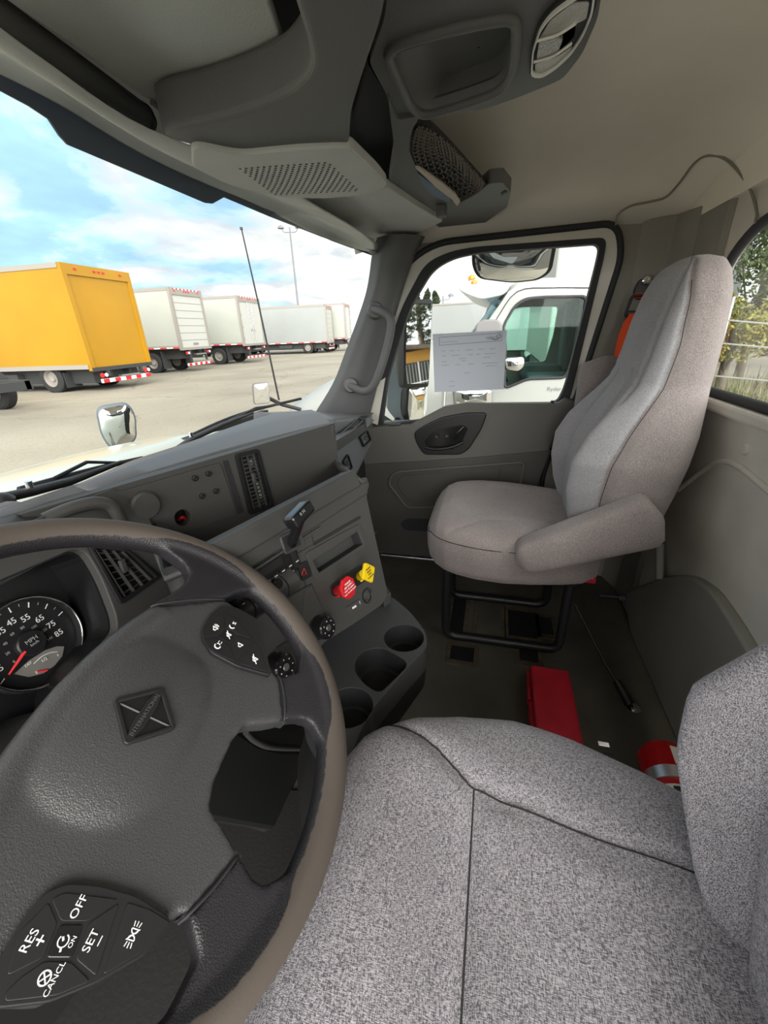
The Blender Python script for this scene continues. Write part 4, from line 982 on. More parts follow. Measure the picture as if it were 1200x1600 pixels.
# hazard switch and rocker drums
hzs = prism('hazard_switch', fillet([sp(463, 884, 0), sp(477, 876, 0), sp(485, 900, 0), sp(471, 908, 0)], .002, 2), SN * .005, M['black'], db, bevel=.0015)
tri = [sp(475, 888, .0053), sp(479, 897, .0053), sp(471, 899, .0053)]
tube('hazard_mark', tri, .0006, M['redink'], hzs, closed=True, n=5)
def drum(P, marks=None, m=M['black']):
    P = [A(*p) for p in P]; secs = []
    for k in range(9):
        t = k / 8; hh = .018 * sin(pi * (t * .8 + .1)) - .002
        secs.append([P[0] * (1 - t) + P[3] * t + SN * -.01, P[0] * (1 - t) + P[3] * t + SN * hh, P[1] * (1 - t) + P[2] * t + SN * hh, P[1] * (1 - t) + P[2] * t + SN * -.01])
    d = loft('rocker_switch', secs, m, db, sharp=40)
    return d, lambda u, v, h: (1 - v) * ((1 - u) * P[0] + u * P[1]) + v * ((1 - u) * P[3] + u * P[2]) + SN * h
for x0 in (0, -19, -38):
    d, f = drum([sp(432 + x0, 896 - x0 * .55, 0), sp(449 + x0, 887 - x0 * .55, 0), sp(465 + x0, 921 - x0 * .55, 0), sp(448 + x0, 931 - x0 * .55, 0)], None, M['dash'])
    if x0 < 0:
        for v in (.28,): text('switch_mark', '0 I', f(.5, v, .011), SE, SU, .006, M['white'], d)
for P, mk in (([(350, 951), (361, 944), (375, 972), (364, 979)], 1), ([(364, 943), (380, 933), (393, 967), (377, 977)], 2), ([(382, 932), (398, 924), (413, 955), (396, 966)], 1)):
    d, f = drum([sp(*p) for p in P])
    if mk == 2:
        for v in (.25, .80):
            c0 = f(.5, v, .0095 if v < .5 else .0085); tube('switch_icon', [c0 + SE * .0035 * cos(a) + SU * .0035 * sin(a) for a in np.linspace(0, 2 * pi, 14, endpoint=False)], .0005, M['white'], d, closed=True, n=5)
    else: text('switch_mark', 'II', f(.5, .75, .009), SE, SU, .005, M['white'], d)
prism('blank_cover', [sp(382, 979, .0), sp(414, 957, .0), sp(448, 992, .0), sp(412, 1016, .0)], SN * .002, M['panel'], db, bevel=.0006)
prism('blank_cover', [sp(475, 924, .0), sp(486, 915, .0), sp(507, 958, .0), sp(470, 978, .0)], SN * .0015, M['panel'], db, bevel=.0006)
# heater knobs
def hknob(px, py, base):
    c = sp(*base, 0)
    k = lathe('heater_knob', c, SN, [(.0205, 0), (.0205, .002), (.0195, .003), (.0185, .022), (.0165, .024), (0, .0245)], M['gloss'], db, n=32)
    for j in range(7):
        a = radians(-60 + 50 * j); q = c + SN * .025 + (SE * cos(a) + SU * sin(a)) * .012
        lathe('knob_mark', q, SN, [(.0011, 0), (.0011, .0003), (0, .0003)], M['white'], k, n=8)
    lathe('knob_centre', c + SN * .0245, SN, [(.0055, 0), (.005, .0006), (0, .0006)], M['steel'], k, n=16)
    q = c + SN * .007 - SU * .019 - SE * .004; prism('pointer', [q, q + SE * .006, q + SU * .004 + SE * .003], SN * .002, M['white'], k)
hknob(505, 975, (497, 980)); hknob(437, 1034, (430, 1040))

# air brake valves
vb = prism('valve_bezel', fillet([sp(516, 930), sp(514, 915), sp(562, 882), sp(578, 886), sp(577, 902), sp(532, 934)], .014, 5), SN * .003, M['black'], db, bevel=.002)
rv = lathe('supply_valve', sp(526, 923, 0), unit(sp(541, 918, .048) - sp(526, 923, 0)), [(.012, 0), (.009, .002), (.009, .044), (0, .044)], M['red'], db)
rc0 = sp(541, 918, .046)
oc = [rc0 + (SE * cos(a) + SU * sin(a)) * .0195 for a in [pi / 8 + pi / 4 * k for k in range(8)]]
ok_ = prism('octagon_knob', oc, SN * .006, M['red'], rv, bevel=.0015, seg=3)
for k, s_ in enumerate(('TRAILER', 'AIR SUPPLY', 'PUSH TO SUPPLY', 'PULL TO EVACUATE')):
    text('valve_text', s_, rc0 + SN * .006 + SU * (.0085 - .0052 * k), SE, SU, .0046 if k < 2 else .0036, M['white'], ok_)
yv = lathe('parking_valve', sp(561, 901, 0), unit(sp(572, 894, .048) - sp(561, 901, 0)), [(.011, 0), (.008, .002), (.008, .042), (0, .042)], M['yellow'], db)
yc0 = sp(573, 895, .046)
sq = fillet([yc0 + SE * .021, yc0 + SU * .021, yc0 - SE * .021, yc0 - SU * .021], .004, 3)
yk = prism('square_knob', sq, SN * .006, M['yellow'], yv, bevel=.0015, seg=3)
M['darkink'] = mat('dark_ink', (.05, .04, .02), .6)
for k, s_ in enumerate(('PARKING', 'BRAKE', 'PUSH', 'TO RELEASE')):
    text('valve_text', s_, yc0 + SN * .006 + SU * (.008 - .0052 * k), SE, SU, .0042 if k in (1, 2) else .0036, M['darkink'], yk)
pw = lathe('power_socket', sp(573, 931), SN, [(.0145, 0), (.0145, .003), (.0125, .004), (.011, .003), (.011, -.012), (0, -.012)], M['black'], db)
lathe('socket_ring', sp(573, 931), SN, [(.0125, .0035), (.0125, .005), (.0105, .005), (.0105, .0035)], M['steel'], pw)
up_ = prism('usb_panel', fillet([sp(540, 949), sp(562, 935), sp(568, 947), sp(546, 962)], .002, 2), SN * .002, M['dash'], db, bevel=.0006)
prism('usb_port', [sp(550, 949, .0022), sp(556, 945, .0022), sp(557, 948, .0022), sp(551, 952, .0022)], SN * .0004, M['white'], up_)
text('usb_mark', 'f', sp(562, 942, .002), SE, SU, .009, M['white'], up_)

# driver side: panel with instrument cluster
_k = radians(20); KN = A(0, -cos(_k), sin(_k)); KE = A(1, 0, 0); KU = A(0, sin(_k), cos(_k)); KP = A(.35, .50, 1.68)
def kp(px, py, h=0): return PL(px, py, KP + KN * h, KN)
def kuv(u, v, h=0): return KP + KE * u + KU * v + KN * h
ventL = [kp(140, 856), kp(198, 862), kp(243, 902), kp(188, 938)]
chole = fillet([kuv(-.42, .11), kp(128, 852), kp(158, 900), kp(182, 962), kp(184, 985), kp(112, 1066), kuv(-.12, -.115), kuv(-.42, -.115)], [.05, .02, .03, .02, .02, .05, .03, .05], 4)
dp = prism('driver_panel', [kuv(-.72, .135), kuv(.10, .13), kuv(.125, .10), kuv(.125, -.10), kuv(.10, -.22), kuv(-.72, -.22)], -KN * .02, M['panel'], db, holes=[chole, ventL], bevel=.003)
prism('cluster_wall', [p - KN * .015 for p in chole], -KN * .07, M['blackdeep'], db, holes=[[p + (sum(chole) / len(chole) - p) * .02 - KN * .015 for p in chole]])
cf = prism('instrument_cluster', [p - KN * .08 for p in chole], -KN * .005, M['blackdeep'], db)
vent('driver_vent', ventL, KN, db, 4, 7)
loft('bridge_panel', [[suv(-.222, v, -.004) for v in (.175, .12, .05, -.03, -.08)], [suv(-.245, v, -.03) for v in (.175, .12, .05, -.03, -.08)], [kuv(.127, v, .001) for v in (.055, .03, -.02, -.08, -.14)]], M['recess'], db, closed=False, caps=False, solid=.004, sharp=50)  # dash plastic coloured darker, standing in for shade on this sunlit face
for v0, v1 in ((.165, .045), (.135, .03), (.12, .015)): tube('trim_rib', [suv(-.222, v0, .004), suv(-.246, v0 - .003, -.026), kuv(.108, v1, .002)], .0045, M['dash'], db, n=8)
# gauge
GP = KP - KN * .072
def gp_(px, py, h=0): return PL(px, py, GP + KN * h, KN)
gc = gp_(46, 1005); gr = abs((gp_(122, 1000) - gc) @ KE); gr = np.linalg.norm(gp_(122, 1003) - gc) * .98
ga = lathe('speedometer', gc - KN * .004, KN, [(gr * 1.06, 0), (gr * 1.06, .012), (gr * 1.01, .014), (gr * .99, .012), (gr * .98, .004), (0, .004)], M['black'], db, n=64)
tube('gauge_ring', [gc + KN * .011 + (KE * cos(a) + KU * sin(a)) * gr * 1.01 for a in np.linspace(0, 2 * pi, 64, endpoint=False)], .0012, M['chrome'], ga, closed=True, n=8)
def gtext(s, px, py, size, m=M['white']): text('dial_number', s, gp_(px, py, .001), KE, KU, size, m, ga, lift=.0002)
for s, px, py in (('45', 18, 972), ('55', 40, 966), ('65', 62, 967), ('75', 80, 976), ('85', 92, 989), ('35', 1, 987), ('5', 1, 1044)): gtext(s, px, py, gr * .19)
for s, px, py in (('60', 19, 991), ('80', 35, 981), ('100', 53, 980), ('120', 69, 985), ('140', 78, 998), ('40', 8, 1006), ('20', 12, 1021), ('0', 22, 1034)): gtext(s, px, py, gr * .085, M['greyink'])
for k in range(17):
    a = radians(218 - 12.2 * k) if False else radians(12 + 12.0 * k); r0_, r1_ = gr * (.80 if k % 2 == 0 else .86), gr * .92
    q0 = gc + KN * .001 + (KE * cos(a) + KU * sin(a)) * r0_; q1 = gc + KN * .001 + (KE * cos(a) + KU * sin(a)) * r1_
    tube('dial_tick', [q0, q1], .0008 if k % 2 == 0 else .0005, M['white'] if k % 2 == 0 else M['greyink'], ga, n=4)
lathe('dial_hub', gc, KN, [(gr * .30, 0), (gr * .29, .006), (gr * .26, .008), (0, .008)], M['black'], ga, n=32)
text('dial_unit', 'MPH', gp_(49, 1000, .009), KE, KU, gr * .13, M['greyink'], ga); text('dial_unit', 'km/h', gp_(54, 1005, .009), KE, KU, gr * .09, M['greyink'], ga)
tube('needle', [gp_(39, 1018, .007), gp_(14, 1054, .006)], [.0022, .0010], M['redink'], ga, n=6)
M['dial'] = mat('sub_dial', (.22, .215, .20), .5)
sd_ = prism('fuel_dial', [gp_(*p, .0008) for p in [(22, 1053), (45, 1032), (70, 1016), (88, 1010), (100, 1010), (97, 1025), (85, 1040), (68, 1052), (45, 1058)]], KN * .0006, M['dial'], ga)
tube('fuel_scale', crs([gp_(*p, .0016) for p in [(53, 1037), (65, 1026), (78, 1020), (90, 1018)]], 4), .0006, M['white'], sd_, n=4)
text('fuel_mark', '1/2', gp_(69, 1031, .0015), KE, KU, gr * .10, M['white'], sd_); text('fuel_mark', 'E', gp_(57, 1051, .0015), KE, KU, gr * .09, M['white'], sd_)
text('fuel_mark', 'DEF', gp_(44, 1038, .0015), KE, KU, gr * .085, M['white'], sd_); text('fuel_mark', 'F', gp_(91, 1024, .0015), KE, KU, gr * .09, M['white'], sd_)
tube('fuel_needle', [gp_(74, 1047, .002), gp_(58, 1050, .002)], .0014, M['redink'], sd_, n=5)
# hood over the instruments and arch of the auxiliary pod
hs = []
for k in range(9):
    t = k / 8; hs.append([Z(60, 808, 1.785) * (1 - t) + A(-.35, .52, 1.80) * t + A(0, .05 * cos(a) + .03, .022 * sin(a)) for a in np.linspace(0, 2 * pi, 16, endpoint=False)])
loft('instrument_hood', hs, M['dashtop'], db)
tube('pod_arch', crs([up(70, 812, .03), up(110, 795, .03), up(145, 786, .03), up(170, 789, .03), up(185, 806, .03), up(196, 830, .02)], 5), .009, M['dash'], db, n=10)
prism('pod_face', [up(80, 815, .02), up(140, 793, .02), up(168, 797, .02), up(188, 835, .01), up(100, 850, .02)], -UN * .02, M['panel'], db, bevel=.004)
# knee panel and the dark space under the dash
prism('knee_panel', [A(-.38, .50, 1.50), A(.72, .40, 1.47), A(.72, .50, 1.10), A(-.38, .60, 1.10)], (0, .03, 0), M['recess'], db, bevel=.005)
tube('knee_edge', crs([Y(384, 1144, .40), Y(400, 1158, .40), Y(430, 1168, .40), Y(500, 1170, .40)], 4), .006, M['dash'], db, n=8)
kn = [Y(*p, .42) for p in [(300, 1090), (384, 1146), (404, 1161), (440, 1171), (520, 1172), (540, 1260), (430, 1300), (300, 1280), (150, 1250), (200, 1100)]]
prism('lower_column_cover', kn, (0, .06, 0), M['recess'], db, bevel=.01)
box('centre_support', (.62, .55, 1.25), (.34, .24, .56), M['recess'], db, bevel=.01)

# ================================================================ CUP HOLDER CONSOLE
CZ = 1.425
cc_ = empty('cup_holder_console', tuple(Z(600, 1040, CZ) * A(1, 1, 0) + A(0, 0, FZ)), 'dark plastic console with three cup holders below the centre panel', 'console')
def cz(px, py, dz=0): return Z(px, py, CZ + dz)
outl = fillet([cz(590, 930), cz(612, 932), cz(640, 955), cz(664, 985), cz(669, 1010), cz(636, 1045), cz(586, 1103), cz(566, 1135), cz(548, 1182), cz(520, 1200), cz(470, 1120), cz(470, 1050), cz(500, 1008)], [.01, .02, .02, .02, .02, .02, .01, .02, .02, .02, .02, .02, .01], 4)
def circ(px, py, r): c = cz(px, py); return c, [c + A(r * cos(a), r * sin(a), 0) for a in np.linspace(0, 2 * pi, 36, endpoint=False)]
c1, h1 = circ(631, 996, .041); c3, h3 = circ(545, 1104, .041); c2 = cz(590, 1044)
du = unit(cz(636, 1043) - cz(560, 1010)); dv = A(-du[1], du[0], 0)
h2 = [cz(*p) for p in [(553, 1048), (556, 1028), (572, 1014), (596, 1011), (618, 1022), (634, 1032), (636, 1042), (616, 1062), (597, 1080), (588, 1081), (570, 1070)]]
h2 = fillet(h2, .012, 3)
prism('console_top', outl, (0, 0, -.055), M['conslow'], cc_, holes=[h1, h2, h3], bevel=.005, seg=3)
lo_ = [p * A(1, 1, 0) + A(0, 0, CZ - .052) for p in outl]; cen = sum(lo_) / len(lo_)
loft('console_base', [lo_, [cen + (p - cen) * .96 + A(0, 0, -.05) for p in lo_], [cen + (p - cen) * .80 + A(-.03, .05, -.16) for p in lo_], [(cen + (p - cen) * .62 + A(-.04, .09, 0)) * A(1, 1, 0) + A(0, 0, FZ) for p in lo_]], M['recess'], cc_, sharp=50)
for c_, hh, nm in ((c1, h1, 1), (c2, h2, 2), (c3, h3, 3)):
    cc0 = sum(hh) / len(hh)
    secs = [[p + A(0, 0, -.002) for p in hh], [cc0 + (p - cc0) * .96 + A(0, 0, -.045) for p in hh], [cc0 + (p - cc0) * .84 + A(0, 0, -.046) for p in hh], [cc0 + (p - cc0) * .80 + A(0, 0, -.075) for p in hh], [cc0 + (p - cc0) * .01 + A(0, 0, -.076) for p in hh]]
    loft('cup_well', secs, M['conswell'], cc_, caps=False, sharp=40)
prism('console_rib', [cz(590, 928), cz(600, 925), cz(612, 943), cz(600, 950)], (0, 0, .03), M['conslow'], cc_, bevel=.003)

loft('column_shroud', [[wl(a, b - 5, -45) for a, b in sell(50, 44, .7, 28)], [wl(a * 1.1, b * 1.1 + 10, -110) for a, b in sell(55, 48, .7, 28)], [wl(a * 1.3, b * 1.2 + 60, -230) for a, b in sell(55, 55, .7, 28)]], M['recess'], db)
M['mat'] = mat('footwell_shade', (.016, .015, .014), .8, bump=.4, bscale=120)
fm = prism('footwell_shade_sheet', fillet([A(-.40, .02, FZ + .001), A(.50, .02, FZ + .001), A(.56, .30, FZ + .001), A(.50, .98, FZ + .001), A(-.40, .98, FZ + .001)], .04, 4), (0, 0, .008), M['mat'], None)  # black sheet standing in for footwell shade seen through the wheel
tag(fm, 'black sheet added to darken the driver footwell under the dashboard', 'shade sheet')

# ================================================================ OVERHEAD CONSOLE
oc_ = empty('overhead_console', (.75, .25, 2.26), 'grey moulded overhead console spanning the cab above the windscreen', 'overhead console')
def zz(P, z): return [Z(a, b, z) for a, b in P]
def patch(name, rows, m, parent, thick=.006, sub=2):
    v, f = loft_g(rows, closed=False, caps=False); return obj(name, v, f, m, parent, smooth=True, solid=thick, subsurf=sub)
r1 = [WS(p[0] - 3, p[1] + 9) + A(0, -.010, .0) for p in upp]
r1b = [WS(p[0] + 4, p[1] - 8) + A(0, -.03, 0) for p in upp]
mid = [(-120, 10), (-40, 50), (0, 78), (40, 104), (70, 122), (98, 141), (130, 162), (215, 217), (290, 256), (320, 268), (350, 280), (400, 293), (440, 304), (470, 309)]
r2 = zz(mid, 2.285)
top_ = [(-120, -40), (-40, 10), (0, 42), (40, 72), (70, 93), (98, 113), (130, 138), (200, 186), (260, 212), (300, 226), (330, 235), (360, 243), (400, 243), (430, 241)]
r3 = zz(top_, 2.285)
patch('header_roll', [r1, r1b, [a * .35 + b * .65 + A(0, -.01, 0) for a, b in zip(r1b, r2)], r2, [(a + b) / 2 + A(0, 0, -.006) for a, b in zip(r2, r3)], r3], M['console'], oc_, .005, 1)
# bottom panel with the loudspeaker
bp_ = zz([(300, 262), (360, 291), (440, 309), (510, 311), (570, 305), (607, 293), (590, 272), (546, 231), (470, 234), (375, 243), (300, 228)], 2.275)
spk = prism('loudspeaker_panel', fillet(bp_, .02, 3), (0, 0, .02), M['console'], oc_, bevel=.008, seg=3)
db_ = MB(); c4 = zz([(374, 263), (516, 253), (566, 299), (432, 306)], 2.2745)
for j in range(17):
    for i in range(15):
        u = (i + (.5 if j % 2 else 0)) / 15; v = (j + .3) / 17
        p = (1 - v) * ((1 - u) * c4[0] + u * c4[1]) + v * ((1 - u) * c4[3] + u * c4[2])
        vv_ = [p + A(.0032 * cos(a), .0026 * sin(a), 0) for a in np.linspace(0, 2 * pi, 7)[:-1]]; db_.add(vv_, [tuple(range(6))])
gr_ = db_.build('speaker_hole', M['rubber'], spk); gr_['kind'] = 'stuff'
# sloping rear face of the console
fp_ = zz([(546, 233), (549, 180), (575, 100), (600, 30), (610, -60), (440, -60), (462, 10), (482, 70), (487, 100), (478, 122), (455, 146), (400, 170), (335, 189), (266, 203), (252, 212), (300, 229), (375, 246), (470, 237)], 2.283)
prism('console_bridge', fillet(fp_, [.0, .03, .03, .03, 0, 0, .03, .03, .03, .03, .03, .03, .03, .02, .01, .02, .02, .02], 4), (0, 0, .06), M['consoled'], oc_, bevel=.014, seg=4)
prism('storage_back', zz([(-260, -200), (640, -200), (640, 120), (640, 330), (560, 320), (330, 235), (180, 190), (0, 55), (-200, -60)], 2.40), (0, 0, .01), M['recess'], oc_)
# sun visor with roller tube and pivot
sv = empty('sun_visor', Z(240, 60, 2.35), 'large grey folded sun visor overhead above the driver with a dark roller', 'sun visor')
vo_ = zz([(6, -2), (60, 36), (130, 82), (222, 152), (240, 160), (275, 168), (318, 174), (345, 170), (435, 136), (452, 118), (448, 85), (420, 0), (390, -110), (-200, -140)], 2.345)
prism('visor_panel', fillet(vo_, .02, 3), (0, 0, .016), mat('visor_vinyl', (.60, .63, .60), .7, bump=.3, bscale=500, var=.08, vscale=4), sv, bevel=.006, seg=3)
tube('roller_tube', [Z(-150, -75, 2.35), Z(0, 28, 2.35), Z(110, 104, 2.35), Z(222, 183, 2.35)], .020, M['consoled'], sv, n=18)
lathe('roller_cap', Z(222, 183, 2.35), unit(Z(222, 183, 2.35) - Z(110, 104, 2.35)), [(.021, -.004), (.021, .004), (.015, .008), (.015, .018), (0, .018)], M['black'], sv)
tube('pivot_rod', [Z(236, 158, 2.34), Z(252, 170, 2.335), Z(266, 190, 2.335)], .0045, M['steel'], sv)
# passenger visor area and header on that side
ph = zz([(445, 313), (520, 309), (607, 294), (650, 322), (692, 346), (640, 372), (604, 380), (560, 362), (500, 335)], 2.315)
prism('passenger_visor', fillet(ph, .012, 3), (0, 0, .02), M['console'], oc_, bevel=.005)
pg = zz([(400, 296), (445, 314), (500, 338), (560, 366), (604, 384), (645, 376), (650, 384), (600, 392), (560, 382), (500, 356), (440, 332), (390, 306)], 2.335)
prism('header_gap', pg, (0, 0, .012), M['consoled'], oc_)
tube('visor_edge', crs(zz([(445, 314), (500, 337), (560, 364), (602, 382)], 2.314), 4), .003, M['console'], oc_, n=6)
# centre pod with cubby and lamp
pod_o = zz([(610, -60), (600, 30), (576, 97), (604, 150), (620, 190), (640, 188), (662, 182), (700, 180), (762, 170), (822, 148), (880, 124), (910, 85), (934, 30), (948, -60)], 2.335)
cub = fillet(zz([(614, 84), (700, 58), (798, 34), (801, 60), (798, 100), (782, 134), (720, 156), (664, 173), (648, 158)], 2.335), .02, 4)
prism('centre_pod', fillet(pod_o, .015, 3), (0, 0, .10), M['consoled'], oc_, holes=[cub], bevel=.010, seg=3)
cen = sum(cub) / len(cub)
loft('cubby_well', [cub, [cen + (p - cen) * .96 + A(0, 0, .010) for p in cub], [cen + (p - cen) * .72 + A(.03, -.02, .034) for p in cub], [cen + (p - cen) * .02 + A(.03, -.02, .035) for p in cub]], M['consoled'], oc_, caps=False, sharp=40)
tube('cubby_rim', fillet(zz([(600, 74), (700, 44), (806, 24), (808, 60), (804, 104), (788, 140), (720, 164), (660, 182), (640, 164)], 2.334), .03, 5), .007, M['consoled'], oc_, closed=True, n=10)
# arm with net pocket, towards the passenger door
arm_o = zz([(606, 150), (622, 188), (655, 181), (643, 205), (639, 235), (650, 262), (680, 292), (713, 320), (745, 303), (764, 287), (785, 285), (798, 300), (792, 324), (738, 362), (702, 366), (650, 330), (608, 293), (617, 240)], 2.33)
prism('pocket_frame', fillet(arm_o, .008, 3), (0, 0, .03), M['consoled'], oc_, bevel=.007, seg=3)
prism('arm_slot', zz([(782, 303), (790, 298), (792, 301), (784, 306)], 2.328), (0, 0, .003), M['rubber'], oc_)
box('hook', Z(690, 330, 2.315), (.03, .03, .03), M['consoled'], oc_, bevel=.004)
# dark inner of the open compartment
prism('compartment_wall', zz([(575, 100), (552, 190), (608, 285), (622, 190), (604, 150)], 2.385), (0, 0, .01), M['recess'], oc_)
# net: knotted strands bulging down
nb = [[(655, 186), (644, 204), (641, 232), (650, 260)], [(668, 186), (662, 210), (662, 236), (672, 268)], [(680, 194), (684, 220), (690, 246), (700, 290)], [(705, 220), (712, 240), (714, 262), (715, 305)], [(732, 250), (738, 268), (738, 282), (730, 308)], [(762, 284), (760, 288), (755, 295), (745, 302)]]
NP = [[Z(a, b, 2.345 - .012 * (1 if 0 < j < 3 else 0)) for j, (a, b) in enumerate(r)] for r in nb]
NP = [crs(r, 5) for r in NP]; cols = list(zip(*NP)); cols = [crs(c, 5) for c in cols]; NP = list(zip(*cols))
net = obj('net_cloth', *loft_g([list(r) for r in NP], closed=False, caps=False), mat('net_cloth', (.02, .02, .022), .8), oc_, smooth=True)
mb = MB(); ni, nj = len(NP), len(NP[0])
M['netcord'] = mat('net_cord', (.16, .145, .13), .7)
for i in range(2, ni - 1):
    for j in range(2, nj - 1, 1):
        p = (A(*NP[i][j]) + A(*NP[i][j + 1])) / 2 if i % 2 else A(*NP[i][j]); q = A(*NP[i - 1][min(nj - 1, j + (1 if i % 2 else 0))])
        mb.add(*tube_g([p + A(0, 0, -.003), (p + q) / 2 + A(0, 0, -.007), q + A(0, 0, -.003)], .0021, 5))
nc = mb.build('net_cord', M['netcord'], net, smooth=True); nc['kind'] = 'stuff'
# papers held by the pocket
pp_ = empty('paper_bundle', Z(680, 290, 2.34), 'folded papers sticking out of the overhead net pocket', 'paper')
M['card'] = mat('card', (.62, .55, .46), .7); M['bluecard'] = mat('blue_card', (.10, .16, .24), .5)
prism('cream_sheet', zz([(649, 262), (656, 263), (690, 286), (712, 304), (719, 315), (714, 322), (706, 312), (680, 292)], 2.322), (0, 0, .004), M['card'], pp_)
prism('blue_sheet', zz([(652, 270), (680, 292), (704, 311), (700, 316), (676, 306), (660, 288)], 2.326), (0, 0, .003), M['bluecard'], pp_)

# dome lamp
dl = empty('dome_lamp', Z(875, 55, 2.33), 'clear dome lamp with white rim set in the overhead console', 'lamp')
do = fillet(zz([(829, 121), (831, 85), (843, 48), (862, 24), (905, -6), (932, -20), (926, 25), (912, 58), (892, 88), (868, 110), (845, 124)], 2.326), .012, 4)
di = [sum(do) / len(do) + (p - sum(do) / len(do)) * .93 for p in do]
M['lampwhite'] = mat('lamp_rim', (.82, .82, .78), .3)
prism('lamp_gasket', [sum(do) / len(do) + (p - sum(do) / len(do)) * 1.07 + A(0, 0, .004) for p in do], (0, 0, .006), M['rubber'], dl)
prism('lamp_rim', do, (0, 0, .008), M['lampwhite'], dl, holes=[di], bevel=.001)
prism('lamp_back', [p + A(0, 0, .0075) for p in di], (0, 0, .003), mat('lamp_back', (.30, .30, .28), .4), dl)
M['lens'] = mat('lamp_lens', (.50, .50, .46), .12, bump=.8, bscale=260); M['lensd'] = mat('lamp_reflector', (.36, .35, .33), .2, metal=.4, bump=.6, bscale=300)
def dq(P, z=2.329): return fillet(zz(P, z), .004, 3)
prism('lamp_lens', dq([(843, 60), (860, 32), (895, 5), (921, 3), (916, 30), (903, 36), (872, 52), (845, 60)]), (0, 0, .006), M['lens'], dl)
prism('lamp_switch', dq([(842, 66), (872, 58), (880, 62), (872, 82), (838, 94)], 2.326), (0, 0, .008), M['lensd'], dl, bevel=.001)
prism('switch_recess', dq([(874, 56), (900, 40), (897, 58), (882, 72), (874, 80)], 2.330), (0, 0, .004), M['black'], dl)
prism('lamp_lens', dq([(836, 100), (872, 88), (895, 72), (885, 90), (866, 106), (836, 119)]), (0, 0, .006), M['lens'], dl)
for P in (((839, 64), (872, 54), (900, 36)), ((834, 97), (865, 87), (893, 68))):
    tube('lamp_bar', crs(zz(P, 2.3255), 4), .0016, M['lampwhite'], dl, n=6)

# ================================================================ OUR TRUCK OUTSIDE THE GLASS
WP = M['white_paint']
hd = []
for y, zc, w in ((.965, 1.675, .92), (1.1, 1.685, .76), (1.25, 1.675, .70), (1.4, 1.650, .68), (1.55, 1.612, .67), (1.75, 1.54, .66), (1.95, 1.44, .65), (2.1, 1.30, .63), (2.2, 1.05, .60)):
    row = []
    for k in range(33):
        s = -1 + 2 * k / 32; q = abs(s)
        z = zc - .035 * q ** 2 - .50 * max(0, (q - .80) / .20) ** 2.6
        row.append(A(.72 + s * w, y, z))
    row = [A(.72 - w, y, .75)] + row + [A(.72 + w, y, .75)]
    hd.append(row)
hood = loft('truck_hood', hd, M['hoodpaint'], None, closed=False, caps=False, solid=.02, sharp=60)
tag(hood, 'white hood of this truck seen through the windscreen above the dashboard', 'truck hood')
v_, f_ = prism_g([A(.55, 1.30, 1.66), A(.9, 1.30, 1.66), A(.9, 1.34, 1.655), A(.55, 1.34, 1.655)], (0, 0, .006))
obj('hood_handle', v_, f_, WP, hood, bevel=.002)
cowl = prism('cowl_panel', [A(-.40, .83, 1.675), A(.45, .865, 1.70), A(1.3, .80, 1.69), A(1.66, .66, 1.665), A(1.68, .84, 1.62), A(.72, .98, 1.66), A(-.40, .95, 1.64)], (0, 0, -.03), M['black'], None); tag(cowl, 'black cowl strip at the foot of the windscreen', 'cowl')
def wiper(name, arm_, blade, label):
    w = empty(name, arm_[0], label, 'wiper', 'windscreen wipers')
    tube('wiper_arm', arm_, [.009] * (len(arm_) - 1) + [.005], M['black'], w, n=8)
    tube('wiper_blade', crs(blade, 4), .006, M['rubber'], w, n=6)
    tube('blade_bridge', [blade[0] * .75 + blade[-1] * .25 + A(0, .004, .004), (blade[0] + blade[-1]) / 2 + A(0, 0, .022), blade[0] * .25 + blade[-1] * .75 + A(0, .004, .004)], .004, M['black'], w, n=6)
    lathe('wiper_pivot', arm_[0] - A(0, 0, .02), (0, -.2, 1), [(.018, 0), (.018, .02), (.01, .028), (0, .03)], M['black'], w)
    cyl('washer_nozzle', arm_[1] + A(0, 0, .004), arm_[1] + A(0, .0, .02), .006, M['chrome'], w)
wiper('wiper', [Y(0, 779, .80), Y(50, 768, .82), Y(110, 752, .84), Y(190, 722, .85)], [Y(30, 765, .86), Y(90, 748, .87), Y(160, 730, .87), Y(223, 716, .86)], 'left black wiper lying along the hood edge near the steering wheel')
wiper('wiper', [Y(268, 708, .84), Y(300, 686, .87), Y(345, 665, .89), Y(395, 645, .90)], [Y(300, 680, .92), Y(350, 657, .93), Y(400, 640, .92), Y(470, 623, .88)], 'long black wiper rising over the windscreen foot beside the passenger pillar')
# hood mirror of this truck
HN = unit(A(-.62, -.78, -.16))
def rrect(c, U, V, w, h, r, n=5):
    return fillet([c + U * a * w + V * b * h for a, b in ((-1, -1), (1, -1), (1, 1), (-1, 1))], r, n)
def mirror_head(name, corners, nrm_, depth, parent, m_shell=None, bulge=.010, rad=.02):
    """housing with a curved glass; corners on the glass plane"""
    nrm_ = unit(nrm_); f_ = fillet(corners, rad, 5); c = sum(f_) / len(f_)
    shell = [[c + (p - c) * k - nrm_ * d for p in f_] for k, d in ((1.0, 0), (1.10, .004), (1.09, depth * .5), (.80, depth), (.02, depth * 1.05))]
    h_ = loft(name, shell, m_shell or M['black'], parent, caps=False, sharp=50)
    gl = [[c + (p - c) * k + nrm_ * (bulge * (1 - k * k) + .001) for p in f_] for k in (1.0, .85, .65, .45, .25, .02)]
    loft('mirror_face', gl, M['mirror'], h_, caps=False); return h_, c
def pl_pts(P, P0, n): return [PL(a, b, P0, n) for a, b in P]
hm = empty('hood_mirror', X(178, 690, 1.62), 'round convex mirror standing above the white hood of this truck', 'mirror')
